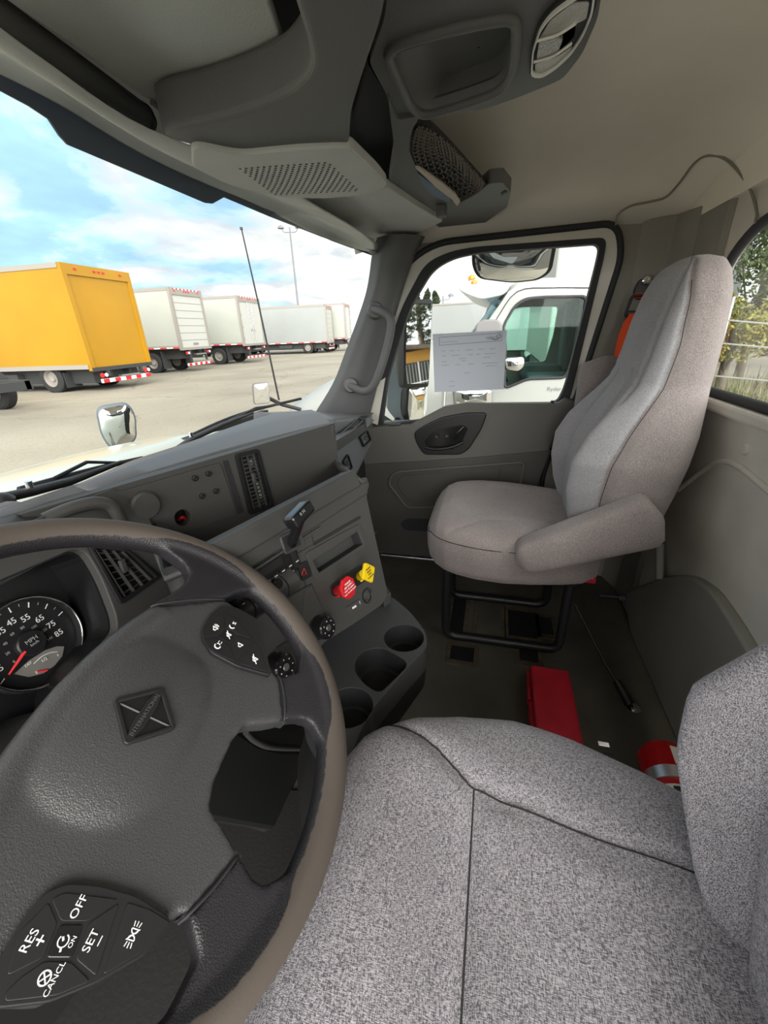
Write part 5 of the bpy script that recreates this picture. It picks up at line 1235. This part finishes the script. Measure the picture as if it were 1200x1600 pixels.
hh, hc = mirror_head('mirror_shell', pl_pts([(152, 640), (199, 632), (210, 650), (212, 688), (176, 702), (160, 680)], X(180, 665, 1.62), HN), HN, .05, hm, mat('mirror_shell', (.10, .125, .145), .4), .02, .04)
lathe('mirror_mount', hc - HN * .05, -HN, [(.03, 0), (.03, .02), (.018, .03), (0, .03)], M['black'], hm)
tube('mirror_arm', crs([hc - HN * .05, hc - HN * .06 + A(.0, .0, -.12), A(1.30, 1.75, 1.42)], 4), .012, M['black'], hm)

# door mirrors
dm = empty('door_mirror', X(625, 655, 1.98), 'tall two pane door mirror with grey housing outside the passenger window', 'mirror')
MN = unit(A(-.50, -.866, .084)); MP = X(655, 540, 2.02)
mh, mc = mirror_head('upper_mirror', pl_pts([(637, 474), (675, 474), (672, 540), (669, 599), (634, 600), (634, 540)], MP, MN), MN, .07, dm, None, .0, .018)
MN2 = unit(A(-.45, -.88, -.05))
ml, _ = mirror_head('lower_mirror', pl_pts([(639, 607), (668, 602), (667, 640), (662, 655), (640, 657), (637, 640)], MP + A(0, .01, 0), MN2), MN2, .06, dm, None, .018, .014)
hsg = [X(*p, 2.03) for p in [(634, 478), (622, 520), (612, 560), (606, 600), (605, 640), (620, 658), (636, 660), (636, 600), (636, 540)]]
prism('mirror_housing', fillet(hsg, .02, 4), (.14, .05, 0), mat('mirror_housing', (.20, .24, .26), .45, bump=.3, bscale=300), dm, bevel=.02, seg=4)
tube('mirror_bracket', crs([X(622, 655, 2.05), X(615, 664, 1.95), A(1.80, .52, 1.66)], 4), .018, M['black'], dm)
lk = empty('lookdown_mirror', X(800, 400, 1.92), 'wide convex look down mirror hanging over the top of the passenger window', 'mirror')
LN = unit(A(-.72, .05, -.55)); 
mirror_head('mirror_shell', pl_pts([(742, 386), (752, 370), (850, 366), (864, 380), (856, 424), (838, 436), (800, 440), (752, 434), (743, 418)], X(800, 405, 1.95), LN), LN, .05, lk, None, .022, .03)
tube('mirror_arm', [X(800, 390, 1.98), A(1.86, .02, 2.36), A(1.78, .02, 2.38)], .012, M['black'], lk)
# outer skin of the passenger door and roof edge
prism('door_skin', [A(1.80, .62, .9), A(1.80, .62, 1.62), A(1.80, -.30, 1.66), A(1.80, -.30, .9)], (.02, 0, 0), WP, door)

# ================================================================ WHEELS AND BOX TRUCKS
def wheel(parent, c, axis, r=.5, w=.25, rimc=None, lo=False):
    a = unit(axis); c = A(*c); rimc = rimc or M['white_paint']
    t_ = lathe('tyre', c - a * w / 2, a, [(r * .56, 0), (r * .90, 0), (r, w * .15), (r, w * .85), (r * .90, w), (r * .56, w)], M['tyre'], parent, n=28)
    lathe('wheel_rim', c - a * w / 2, a, [(0, w * .75), (r * .18, w * .8), (r * .22, w * .55), (r * .48, w * .5), (r * .55, w * .98), (r * .58, w * 1.0), (r * .58, 0), (0, 0)], rimc, t_, n=24)
    return t_
M['yellowpaint'] = mat('yellow_box_paint', (.37, .19, .006), .35, var=.06, vscale=.6)
M['whitebox'] = mat('white_box_panel', (.37, .38, .34), .45, var=.05, vscale=.5)
M['greybox'] = mat('grey_box_panel', (.27, .285, .28), .45, var=.05, vscale=.5)
M['rail'] = mat('aluminium_rail', (.27, .25, .225), .45)
M['chassis'] = mat('chassis', (.035, .037, .038), .6)
M['redlamp'] = mat('red_lamp', (.75, .02, .03), .25)
M['door_w'] = mat('roll_door', (.45, .46, .43), .5)
def stripes(name, p0, p1, h, parent, n=9, nrm=A(0, -1, 0), col=(M['redlamp'], M['white'])):
    p0, p1 = A(*p0), A(*p1)
    base_ = prism(name, [p0, p1, p1 + A(0, 0, h), p0 + A(0, 0, h)], nrm * .01, col[1], parent)
    for k in range(0, n, 2):
        a, b = p0 + (p1 - p0) * k / n, p0 + (p1 - p0) * (k + 1) / n
        prism('red_band', [a + nrm * .01, b + nrm * .01, b + A(0, 0, h) + nrm * .01, a + A(0, 0, h) + nrm * .01], nrm * .003, col[0], base_)
def box_truck(rl, head, Wd, L, zb, zt, zg, label, paint, doorm, style, rail=None, posts=None, cab=True, group='box trucks parked in a row'):
    h_ = A(-sin(head), cos(head), 0); e_ = A(cos(head), sin(head), 0); rl = A(rl[0], rl[1], 0); rail = rail or M['rail']; posts = posts or rail
    P = lambda x, y, z: rl + e_ * x + h_ * y + A(0, 0, z)
    R3 = np.column_stack([e_, h_, A(0, 0, 1)])
    def bx(name, x0, x1, y0, y1, z0, z1, m, par, **k): return box(name, P((x0 + x1) / 2, (y0 + y1) / 2, (z0 + z1) / 2), (x1 - x0, y1 - y0, z1 - z0), m, par, R=R3, **k)
    t = empty('box_truck', tuple(P(Wd / 2, L / 2, zg)), label, 'box truck', group)
    body = bx('cargo_box', 0, Wd, .06, L, zb, zt, paint, t)
    bx('side_rail', -.02, .0, .06, L, zb, zb + .14, rail, body); bx('top_rail', -.02, .0, .06, L, zt - .14, zt, rail, body)
    bx('top_rail', Wd, Wd + .02, .06, L, zt - .14, zt, rail, body)
    # rear frame
    bx('corner_post', -.02, .14, 0, .12, zb - .05, zt, posts, body); bx('corner_post', Wd - .14, Wd + .02, 0, .12, zb - .05, zt, posts, body)
    hdr = bx('rear_header', .14, Wd - .14, 0, .12, zt - .30, zt, posts, body)
    for k in range(5): bx('marker_lamp', Wd / 2 + (-.9, -.18, 0, .18, .9)[k] - .05, Wd / 2 + (-.9, -.18, 0, .18, .9)[k] + .05, -.02, 0, zt - .16, zt - .11, M['redlamp'], hdr)
    bx('rear_sill', .0, Wd, -.02, .12, zb - .08, zb + .04, M['rail'] if style != 'plain' else M['chassis'], body)
    if style == 'roll':
        d = bx('rear_door', .14, Wd - .14, .05, .10, zb + .04, zt - .30, doorm, body)
        for k in range(1, 7): zz_ = zb + .04 + (zt - .34 - zb) * k / 7; bx('door_joint', .15, Wd - .15, .042, .052, zz_ - .012, zz_ + .012, M['rail'], d)
        bx('door_handle', Wd / 2 - .2, Wd / 2 + .2, .02, .05, zb + .16, zb + .24, M['steel'], d)
    elif style == 'swing':
        for s in (0, 1):
            x0 = .14 if s == 0 else Wd / 2 + .01; x1 = Wd / 2 - .01 if s == 0 else Wd - .14
            d = bx('rear_door', x0, x1, .04, .09, zb + .04, zt - .14, doorm, body)
            for xx in ((x1 - .10, x1 - .28) if s == 0 else (x0 + .10, x0 + .28)): cyl('lock_rod', P(xx, .02, zb + .02), P(xx, .02, zt - .16), .018, M['steel'], d, n=8)
            for k in range(4): bx('hinge', (x0 - .06 if s == 0 else x1 - .04), (x0 + .10 if s == 0 else x1 + .06), .0, .04, zb + .3 + k * (zt - zb - .7) / 3, zb + .38 + k * (zt - zb - .7) / 3, M['steel'], d)
            bx('door_latch', Wd / 2 + (-.24 if s == 0 else .10), Wd / 2 + (-.10 if s == 0 else .24), .0, .03, zb + .8, zb + .86, M['steel'], d)
    else:
        d = bx('rear_door', .14, Wd - .14, .05, .10, zb + .04, zt - .30, doorm, body)
    if style != 'plain':
        stripes('side_tape', P(-.021, L, zb + .02), P(-.021, .1, zb + .02), .05, body, 19, -e_)
        stripes('header_tape', P(.2, -.001, zt - .07), P(Wd - .2, -.001, zt - .07), .05, body, 15, -h_)
    bx('chassis_rail', Wd / 2 - .5, Wd / 2 - .38, .2, L + 1.6, zb - .32, zb - .06, M['chassis'], t); bx('chassis_rail', Wd / 2 + .38, Wd / 2 + .5, .2, L + 1.6, zb - .32, zb - .06, M['chassis'], t)
    bx('underbody', .35, Wd - .35, .4, L - .3, zb - .48, zb - .04, M['chassis'], t)
    bm_ = bx('bumper_beam', .25, Wd - .25, -.05, .05, zg + .30, zg + .42, M['white'], t)
    n_ = 9
    for k in range(0, n_, 2): bx('red_band', .25 + (Wd - .5) * k / n_, .25 + (Wd - .5) * (k + 1) / n_, -.056, -.05, zg + .30, zg + .42, M['redlamp'], bm_)
    for xx in (.55, Wd - .65): bx('bumper_post', xx, xx + .10, -.02, .06, zg + .5, zb - .08, M['chassis'], t)
    bx('step', Wd / 2 - .3, Wd / 2 + .55, -.08, .06, zb - .33, zb - .27, M['steel'], t)
    for xx in (.30, Wd - .42):
        lathe('tail_lamp', P(xx, .0, zb - .22), -h_, [(.075, 0), (.075, .03), (0, .035)], M['redlamp'], t, n=16)
        lathe('reverse_lamp', P(xx + .17, .0, zb - .22), -h_, [(.06, 0), (.06, .03), (0, .035)], M['white'], t, n=16)
    ya = 1.9
    for xx in (.20, .48, Wd - .48, Wd - .20): wheel(t, P(xx, ya, zg + .48), -e_ if xx < 1 else e_, .48, .24, M['rail'])
    for xx in (.05, Wd - .65): bx('mud_flap', xx, xx + .60, ya - .62, ya - .60, zg + .18, zb - .10, M['chassis'], t)
    bx('side_box', .10, .55, ya + 1.4, ya + 2.6, zg + .45, zb - .12, M['chassis'], t)
    if cab:
        cy = L + .25
        c = bx('cab', .15, Wd - .15, cy, cy + 1.7, zg + .55, zg + 2.35, WP, t, bevel=.12)
        bx('cab_roof', .20, Wd - .20, cy + .05, cy + 1.3, zg + 2.2, zg + 2.65, WP, t, bevel=.12)
        bx('side_window', .12, .16, cy + .55, cy + 1.4, zg + 1.45, zg + 2.1, M['gloss'], c)
        for xx in (.30, Wd - .30): wheel(t, P(xx, cy + 2.0, zg + .48), -e_ if xx < 1 else e_, .48, .28, M['whitebox'])
        bx('hood', .35, Wd - .35, cy + 1.6, cy + 3.1, zg + .55, zg + 1.55, WP, t, bevel=.12)
    return t
box_truck((11.25, 12.85), radians(3), 2.72, 6.6, 1.24, 4.28, .48, 'yellow box truck, the only yellow one in the parked row', M['yellowpaint'], M['yellowpaint'], 'plain', rail=M['rail'], posts=M['yellowpaint'])
box_truck((18.35, 15.05), radians(3), 2.50, 7.0, 1.62, 4.30, .50, 'white box truck with ribbed roll door parked beside the yellow one', M['whitebox'], M['door_w'], 'roll')
box_truck((24.0, 15.1), radians(5), 3.0, 7.5, 1.60, 4.30, .50, 'white box truck with two swing doors and lock rods in the row', M['whitebox'], M['door_w'], 'swing')
box_truck((35.6, 14.2), radians(8), 2.2, 10.0, 1.35, 4.28, .50, 'long grey box truck standing beyond the swing door truck', M['greybox'], M['door_w'], 'roll')
box_truck((38.6, 13.6), radians(8), 2.6, 7.0, 1.55, 4.5, .50, 'farthest white box truck, small beside the windscreen pillar', M['whitebox'], M['door_w'], 'swing')
# bare chassis at the left edge
bc_ = empty('bare_truck_chassis', (7.2, 13.4, .5), 'dark bare truck chassis standing on the near side of the yellow box truck', 'truck chassis')
box('chassis_rail', (6.9, 15.2, 1.15), (.12, 5.0, .24), M['chassis'], bc_); box('chassis_rail', (7.7, 15.2, 1.15), (.12, 5.0, .24), M['chassis'], bc_)
for xx in (6.5, 8.1): wheel(bc_, (xx, 14.4, .98), (1 if xx > 7 else -1, 0, 0), .48, .3)
box('fuel_tank', (8.2, 16.3, .95), (.5, 1.0, .5), M['steel'], bc_, bevel=.08)
box('cab_back', (7.3, 17.4, 2.0), (2.0, .2, 1.9), M['whitebox'], bc_, bevel=.05)
box('rear_cross', (7.3, 12.75, 1.15), (1.0, .10, .2), M['chassis'], bc_)
bc_.location = Vector(bc_.location) + Vector((.05, -1.75, 0))

# light poles
def lamp_pole(px, py_top, d, label, py_base):
    b_ = X(px[1], py_base, d); bz_ = A(b_[0], b_[1], .5)
    r_ = ray(px[0], py_top); ht = 2.0 + r_[2] / sqrt(r_[0] ** 2 + r_[1] ** 2) * sqrt(b_[0] ** 2 + b_[1] ** 2)
    o = empty('light_pole', tuple(bz_), label, 'light pole', 'lot light poles')
    cyl('pole', bz_, A(b_[0], b_[1], ht), .14, M['polepaint'], o, r1=.08, n=10)
    side = unit(A(.3, -1, 0))
    for s in (-1, 1):
        tube('pole_arm', crs([A(b_[0], b_[1], ht - .5), A(b_[0], b_[1], ht - .5) + side * s * .7 + A(0, 0, .05), A(b_[0], b_[1], ht) + side * s * .95], 4), .05, M['polepaint'], o, n=6)
        lathe('lamp_head', A(b_[0], b_[1], ht) + side * s * 1.0, (0, 0, -1), [(0, -.25), (.3, -.1), (.38, .1), (0, .12)], M['polepaint'], o, n=12)
lamp_pole((452, 465), 355, 52, 'tall steel light pole with two lamps behind the parked trucks', 470)
lamp_pole((692, 692), 462, 60, 'distant light pole seen above the passenger window mirror', 490)

# ================================================================ NEIGHBOUR TRUCK
NX = 4.4; NW = 2.1
nt_ = empty('neighbour_truck', (NX + 1, .2, .0), 'white truck with sun visor parked alongside beyond the passenger window', 'truck')
def nq(P, o=0): return [X(a, b, NX + o) for a, b in P]
side = nq([(1010, 446), (930, 437), (860, 438), (812, 444), (794, 456), (770, 492), (748, 522), (736, 540), (735, 640)])
side = [A(NX, -1.7, side[0][2])] + side[1:-1] + [A(NX, side[-2][1] + .02, .75), A(NX, -1.7, .75)]
wh = fillet(nq([(788, 607), (790, 540), (786, 510), (804, 478), (820, 467), (850, 464), (918, 463), (905, 530), (884, 590), (824, 592), (806, 600)]), .05, 4)
door_n = prism('cab_side', side, (.05, 0, 0), WP, nt_, holes=[wh], bevel=.012)
prism('cab_side', [p + A(NW, 0, 0) for p in side], (-.05, 0, 0), WP, nt_, holes=[[p + A(NW, 0, 0) for p in wh]], bevel=.012)
prism('side_window', [p + A(.02, 0, 0) for p in wh], (.005, 0, 0), M['ntglass'], door_n)
prism('side_window', [p + A(NW - .02, 0, 0) for p in wh], (.005, 0, 0), M['ntglass'], nt_)
tube('window_seal', [p + A(-.004, 0, 0) for p in wh], .014, M['rubber'], door_n, closed=True, n=6)
tube('door_shut_line', [A(NX - .002, q[1], q[2]) for q in crs(nq([(746, 655), (748, 545), (775, 500), (808, 456), (860, 450), (925, 450)]), 4)], .005, M['rubber'], door_n, n=5)
text('door_lettering', 'Ryder', X(866, 608, NX - .003), (0, -1, 0), (0, 0, 1), .055, M['polepaint'], door_n)
sN = side[1:-2]
roofl = [side[0]] + [p for p in side[1:5]]
loft('cab_roof', [[p + A(.02, 0, -.01) for p in roofl], [p + A(NW * .3, 0, .06) for p in roofl], [p + A(NW * .7, 0, .06) for p in roofl], [p + A(NW - .02, 0, -.01) for p in roofl]], WP, nt_, closed=False, caps=False, solid=.04)
wsn = [side[4], side[5], side[6], side[7]]
loft('windscreen', [[p + A(.06, .02, 0) for p in wsn], [p + A(NW * .5, .14, .01) for p in wsn], [p + A(NW - .06, .02, 0) for p in wsn]], M['ntglass'], nt_, closed=False, caps=False, solid=.006)
# roof visor
vz = nq([(800, 442), (765, 439), (722, 447), (715, 452), (730, 460), (752, 468), (790, 460)])
prism('sun_visor', fillet(vz, .05, 3), (NW, 0, 0), WP, nt_, bevel=.03)
for k in range(5):
    c = X(736, 434, NX) + A(.15 + k * .45, .0, 0); lathe('marker_lamp', c, (0, .3, 1), [(.035, 0), (.03, .03), (0, .045)], mat('amber_lamp', (.85, .25, .02), .3) if k == 0 else bpy.data.materials['amber_lamp'], nt_, n=12)
# hood, fender, bumper
hs_ = [X(*p, NX + .35) for p in [(748, 528), (680, 540), (640, 550), (600, 563), (560, 578), (520, 597), (490, 613), (462, 632), (448, 650), (440, 690)]]
hl = [A(NX + .15, p[1], max(.7, p[2] - .22)) for p in hs_]
secs = [[A(p[0], p[1], .62) for p in hl], hl, hs_, [p + A(.6, 0, .06) for p in hs_], [p + A(NW - .85, 0, .0) for p in hs_], [p + A(NW - .2, 0, 0) for p in hl], [A(NX + NW - .15, p[1], .62) for p in hl]]
loft('hood', secs, WP, nt_, closed=False, caps=False, solid=.03)
wheel(nt_, (NX + .22, 1.9, .50), (-1, 0, 0), .5, .3)
box('cab_floor', (NX + NW / 2, -.4, .85), (NW - .1, 2.4, .15), M['chassis'], nt_)
box('cab_rear', (NX + NW / 2, -1.68, 1.6), (NW - .1, .05, 1.7), WP, nt_, bevel=.01)
box('fuel_tank', (NX + .3, -.9, .55), (.5, 1.1, .5), M['steel'], nt_, bevel=.08)
# inside: seats and wheel seen through the glass
M['ntseat'] = mat('neighbour_seat', (.10, .12, .13), .8)
for xx in (NX + .45, NX + NW - .5):
    s_ = box('seat', (xx, -.55, 1.45), (.45, .5, .16), M['ntseat'], nt_, bevel=.05, seg=3); box('seat_back', (xx, -.85, 1.85), (.42, .16, .85), M['ntseat'], s_, bevel=.06, seg=3)
box('dashboard', (NX + NW / 2, .25, 1.50), (NW - .2, .35, .30), M['ntseat'], nt_, bevel=.05)
tube('steering_wheel', [A(NX + .45 + .2 * cos(a), .0 + .12 * sin(a), 1.62 + .16 * sin(a)) for a in np.linspace(0, 2 * pi, 24, endpoint=False)], .016, M['black'], nt_, closed=True, n=8)
# its mirrors
M['mirrorgrey'] = mat('mirror_grey', (.17, .16, .165), .5)
nm = prism('mirror_housing', fillet([X(*p, NX - .35) for p in [(742, 520), (744, 506), (756, 499), (778, 499), (785, 506), (785, 600), (745, 600)]], .02, 4), (.10, 0, 0), M['mirrorgrey'], nt_, bevel=.02)
cyl('mirror_bar', X(697, 560, NX - .30), X(692, 655, NX - .30), .022, M['steel'], nt_)
mirror_head('lower_mirror', [X(*p, NX - .3) for p in [(712, 611), (768, 610), (768, 632), (714, 634)]], (-.8, -.6, 0), .06, nt_, M['mirrorgrey'], .02, .02)
mirror_head('convex_mirror', [X(*p, NX - .3) for p in [(789, 560), (818, 558), (819, 572), (810, 580), (791, 577)]], (-.8, -.6, 0), .05, nt_, M['black'], .02, .03)
# hood mirror and aerial of the neighbour
nh = empty('hood_mirror', X(430, 640, 4.2), 'small square mirror on a slanted arm above the neighbour hood', 'mirror')
q_ = [X(*p, 4.2) for p in [(396, 601), (419, 598), (421, 629), (398, 631)]]
mirror_head('mirror_shell', q_, (-.75, -.66, 0), .10, nh, M['mirrorgrey'], .01, .03)
tube('mirror_arm', [X(416, 620, 4.25), X(440, 632, 4.4), X(470, 640, 4.55)], .022, M['black'], nh)
an = tube('whip_aerial', [X(377, 356, 4.2), X(405, 480, 4.2), X(436, 625, 4.25)], [.007, .010, .012], M['black'], None, n=6); tag(an, 'thin black whip aerial standing on the neighbour truck hood against the sky', 'aerial')
lathe('aerial_tip', X(377, 357, 4.2), (0, 0, 1), [(.014, -.01), (.014, .01), (0, .012)], M['black'], an, n=8)

# pale bodies beyond the neighbour
def slabthing(name, c, s, m, label, cat, rot=0):
    t = empty(name, (c[0], c[1], .3), label, cat)
    R_ = np.array([[cos(rot), -sin(rot), 0], [sin(rot), cos(rot), 0], [0, 0, 1]])
    b_ = box('cargo_box', (c[0], c[1], c[2]), s, m, t, R=R_, bevel=.03)
    box('top_rail', (c[0], c[1], c[2] + s[2] / 2 + .03), (s[0] + .04, s[1] + .04, .08), M['rail'], b_, R=R_)
    box('underframe', (c[0], c[1], c[2] - s[2] / 2 - .2), (s[0] * .6, s[1] * .95, .3), M['chassis'], t, R=R_)
    for yy in (-s[1] * .35, s[1] * .35):
        for xx in (-s[0] * .4, s[0] * .4): wheel(t, (c[0] + xx * cos(rot) - yy * sin(rot), c[1] + xx * sin(rot) + yy * cos(rot), .78), (cos(rot), sin(rot), 0), .48, .3)
    return t
slabthing('cargo_truck', (11.4, -1.9, 2.9), (6.0, 2.1, 3.2), M['whitebox'], 'tall white cargo body rising behind the neighbour truck cab roof', 'truck body')
slabthing('cargo_trailer', (24, 1.6, 2.0), (2.5, 9, 2.2), M['greybox'], 'distant pale trailer seen between the door mirror and the neighbour windscreen', 'trailer')

# ================================================================ TREES, FENCE AND HOUSE BEHIND
def leaf_mat(name, c1, c2):
    m = mat(name, c1, .7, col2=c2, vscale=3); return m
M['leafg'] = leaf_mat('leaf_green', (.13, .17, .05), (.05, .08, .03)); M['leafy'] = leaf_mat('leaf_yellow', (.36, .31, .06), (.15, .18, .05)); M['conifer'] = leaf_mat('conifer_needles', (.06, .08, .035), (.025, .04, .02)); M['bark'] = mat('bark', (.16, .13, .10), .9, bump=.5, bscale=20, var=.2, vscale=5)
def leaves(name, blobs, n, size, m, parent, seed, flat=.0):
    rnd = random.Random(seed); v = []; f = []
    for k in range(n):
        c, r = blobs[rnd.randrange(len(blobs))]
        while True:
            d = A(rnd.uniform(-1, 1), rnd.uniform(-1, 1), rnd.uniform(-1, 1)); l = np.linalg.norm(d)
            if .3 < l < 1: break
        p = A(*c) + d * A(*r) * (.6 + .4 * rnd.random()); u = unit(A(rnd.gauss(0, 1), rnd.gauss(0, 1), rnd.gauss(0, 1))); w = unit(np.cross(u, A(rnd.gauss(0, 1), rnd.gauss(0, 1), rnd.gauss(0, 1))))
        s = size * rnd.uniform(.6, 1.4); b_ = len(v); v += [p - u * s, p + w * s * .45, p + u * s, p - w * s * .45]; f.append((b_, b_ + 1, b_ + 2, b_ + 3))
    return obj(name, v, f, m, parent)
def conifer(loc, h, r, label, seed, m='conifer'):
    t = empty('conifer_tree', loc, label, 'tree', 'trees behind the cab'); rnd = random.Random(seed); loc = A(*loc)
    cyl('trunk', loc, loc + A(0, 0, h), .30, M['bark'], t, r1=.04, n=12)
    bl = []
    for k in range(26):
        z = .20 + .78 * k / 25; rr_ = r * (1.02 - z) * rnd.uniform(.7, 1.2) + .2; a = rnd.uniform(0, 6.28)
        bl.append((loc + A(cos(a) * rr_ * .5, sin(a) * rr_ * .5, z * h), (rr_ * .75, rr_ * .75, .35)))
    leaves('foliage', bl, 4200, .16, M[m], t, seed)
def broadleaf(loc, h, r, label, seed, m='leafg', n=4200, size=.07, group='bushes behind the rear window'):
    t = empty('leafy_tree', loc, label, 'tree', group); rnd = random.Random(seed); loc = A(*loc)
    tube('trunk', [loc, loc + A(.1, 0, h * .4), loc + A(-.1, .1, h * .85)], [.11, .08, .03], M['bark'], t, n=8)
    bl = []
    for k in range(16):
        a = rnd.uniform(0, 6.28); q = rnd.uniform(0, r * .7); bl.append((loc + A(cos(a) * q, sin(a) * q, h * rnd.uniform(.35, .95)), (r * .38, r * .38, h * .14)))
        tube('branch', [loc + A(0, 0, h * rnd.uniform(.2, .6)), A(*bl[-1][0])], [.03, .01], M['bark'], t, n=5) if k < 6 else None
    leaves('foliage', bl, n, size, M[m], t, seed)
# positions seen through the rear window (px at a chosen depth in y)
def gnd(px, py, yv): p = Y(px, py, yv); return (p[0], p[1], lot_z(p[0], p[1]))
broadleaf(gnd(1180, 500, -6.0), 4.2, 1.5, 'leafy green tree filling the upper rear window', 11, 'leafg', 5000, .06)
broadleaf(gnd(1150, 520, -4.6), 1.9, 1.2, 'yellowing bush low behind the fence wires in the rear window', 12, 'leafy', 4200, .045)
broadleaf(gnd(1235, 520, -6.0), 2.0, 1.1, 'thin green and yellow shrub at the outer edge of the rear window', 13, 'leafy', 4200, .045)
broadleaf(gnd(1290, 500, -9.0), 4.8, 2.0, 'big leafy tree beyond the rear window edge', 14, 'leafg', 4000, .07)
grass = MB(); rnd = random.Random(4)
for k in range(5000):
    x, y = rnd.uniform(3, 12), rnd.uniform(-9, -3.7); z = lot_z(x, y); h = rnd.uniform(.15, .55); a = rnd.uniform(0, 6.28)
    b_ = len(grass.v); grass.v += [(x, y, z), (x + .02 * cos(a), y + .02 * sin(a), z), (x + rnd.uniform(-.1, .1), y + rnd.uniform(-.1, .1), z + h)]; grass.f.append((b_, b_ + 1, b_ + 2))
gr = grass.build('grass', leaf_mat('dry_grass', (.30, .27, .12), (.14, .17, .06)), None); tag(gr, 'tall dry grass growing by the wire fence behind the cab', 'grass', kind='stuff')
fn = empty('wire_fence', gnd(1170, 545, -3.0), 'wire fence with three pale rails seen through the rear window', 'fence')
for py in (503, 540, 592):
    a_ = Y(1100, py - 6, -3.0); b_ = Y(1300, py + 12, -3.0); tube('fence_wire', [a_ + (a_ - b_) * 1.2, a_, b_, b_ + (b_ - a_) * .8], .010, M['white'], fn, n=6)
for px in (1125, 1290): p = Y(px, 540, -3.02); cyl('fence_post', (p[0], p[1], lot_z(p[0], p[1])), (p[0], p[1], 2.25), .03, M['steel'], fn)
# pale warehouse behind the trees, ochre house and pines shown by the door mirror
wh_ = empty('warehouse', (36, -17, .4), 'pale grey warehouse wall behind the trees in the rear window', 'building')
box('wall_block', (36, -17, 3.6), (9, 7, 6.4), mat('pale_cladding', (.50, .52, .53), .7), wh_); box('parapet', (36, -17, 6.9), (9.3, 7.3, .3), M['rail'], wh_)
# the house stands where the tall mirror looks
def refl(px, py, P0, n, dist):
    p = PL(px, py, P0, n); d = unit(p - CAM); r_ = d - 2 * (d @ n) * n; r_ = r_ / sqrt(r_[0] ** 2 + r_[1] ** 2); return p + r_ * dist
h0 = refl(660, 548, MP, MN, 19); hc0 = refl(655, 580, MP, MN, 19)
hd_ = unit((refl(655, 560, MP, MN, 10) - refl(655, 560, MP, MN, 2)) * A(1, 1, 0)); hr_ = A(hd_[1], -hd_[0], 0)
hs0 = hc0 * A(1, 1, 0)
ho = empty('ochre_house', tuple(hs0 + A(0, 0, .4)), 'ochre house with sloping roof reflected in the tall door mirror', 'building')
RH = np.column_stack([hr_, hd_, A(0, 0, 1)])
zr_ = h0[2]
M['ochre'] = mat('ochre_wall', (.62, .33, .07), .7)
box('house_wall', hs0 + hd_ * 3 + A(0, 0, (zr_ + .4) / 2), (11, 6, zr_ - .3), M['ochre'], ho, R=RH)
rp = [hs0 + hd_ * -.6 + hr_ * 6.2 + A(0, 0, zr_ + .9), hs0 + hd_ * -.6 - hr_ * 6.2 + A(0, 0, zr_ - .7), hs0 + hd_ * 7 - hr_ * 6.2 + A(0, 0, zr_ - .7), hs0 + hd_ * 7 + hr_ * 6.2 + A(0, 0, zr_ + .9)]
prism('house_roof', rp, (0, 0, .18), M['bark'], ho)
wz = refl(655, 584, MP, MN, 19)
wn_ = box('house_window', hs0 + hd_ * -.02 + A(0, 0, wz[2]), (1.9, .06, 1.1), M['gloss'], ho, R=RH)
for k in range(13): box('blind_slat', hs0 + hd_ * -.07 + hr_ * (-.9 + k * .15) + A(0, 0, wz[2]), (.04, .02, 1.0), M['whitebox'], wn_, R=RH)
box('window_mullion', hs0 + hd_ * -.08 + A(0, 0, wz[2]), (.07, .04, 1.1), M['white'], wn_, R=RH)
for k, (a_, d_) in enumerate(((1.0, 28.5), (-.35, 33), (-5.5, 31))):
    p = (MP + hd_ * d_ + hr_ * a_) * A(1, 1, 0) + A(0, 0, .4); conifer(tuple(p), 17 + k, 2.1, ('thick trunked pine over the ochre house roof in the door mirror', 'second pine farther behind the ochre house roof', 'outermost pine beside the ochre house')[k], 21 + k)
for k, (px, hh_) in enumerate(((650, 3.6), (666, 4.0), (681, 4.2))):
    b_ = X(px, 500, 34); r_ = ray(px, (462, 458, 460)[k]); ht = 2 + r_[2] / sqrt(r_[0] ** 2 + r_[1] ** 2) * sqrt(b_[0] ** 2 + b_[1] ** 2) - .4
    conifer((b_[0], b_[1], .4), ht, .45, ('far conifer top nearest the windscreen pillar', 'middle far conifer top above the door mirror', 'far conifer top above the outer edge of the door mirror')[k], 31 + k)
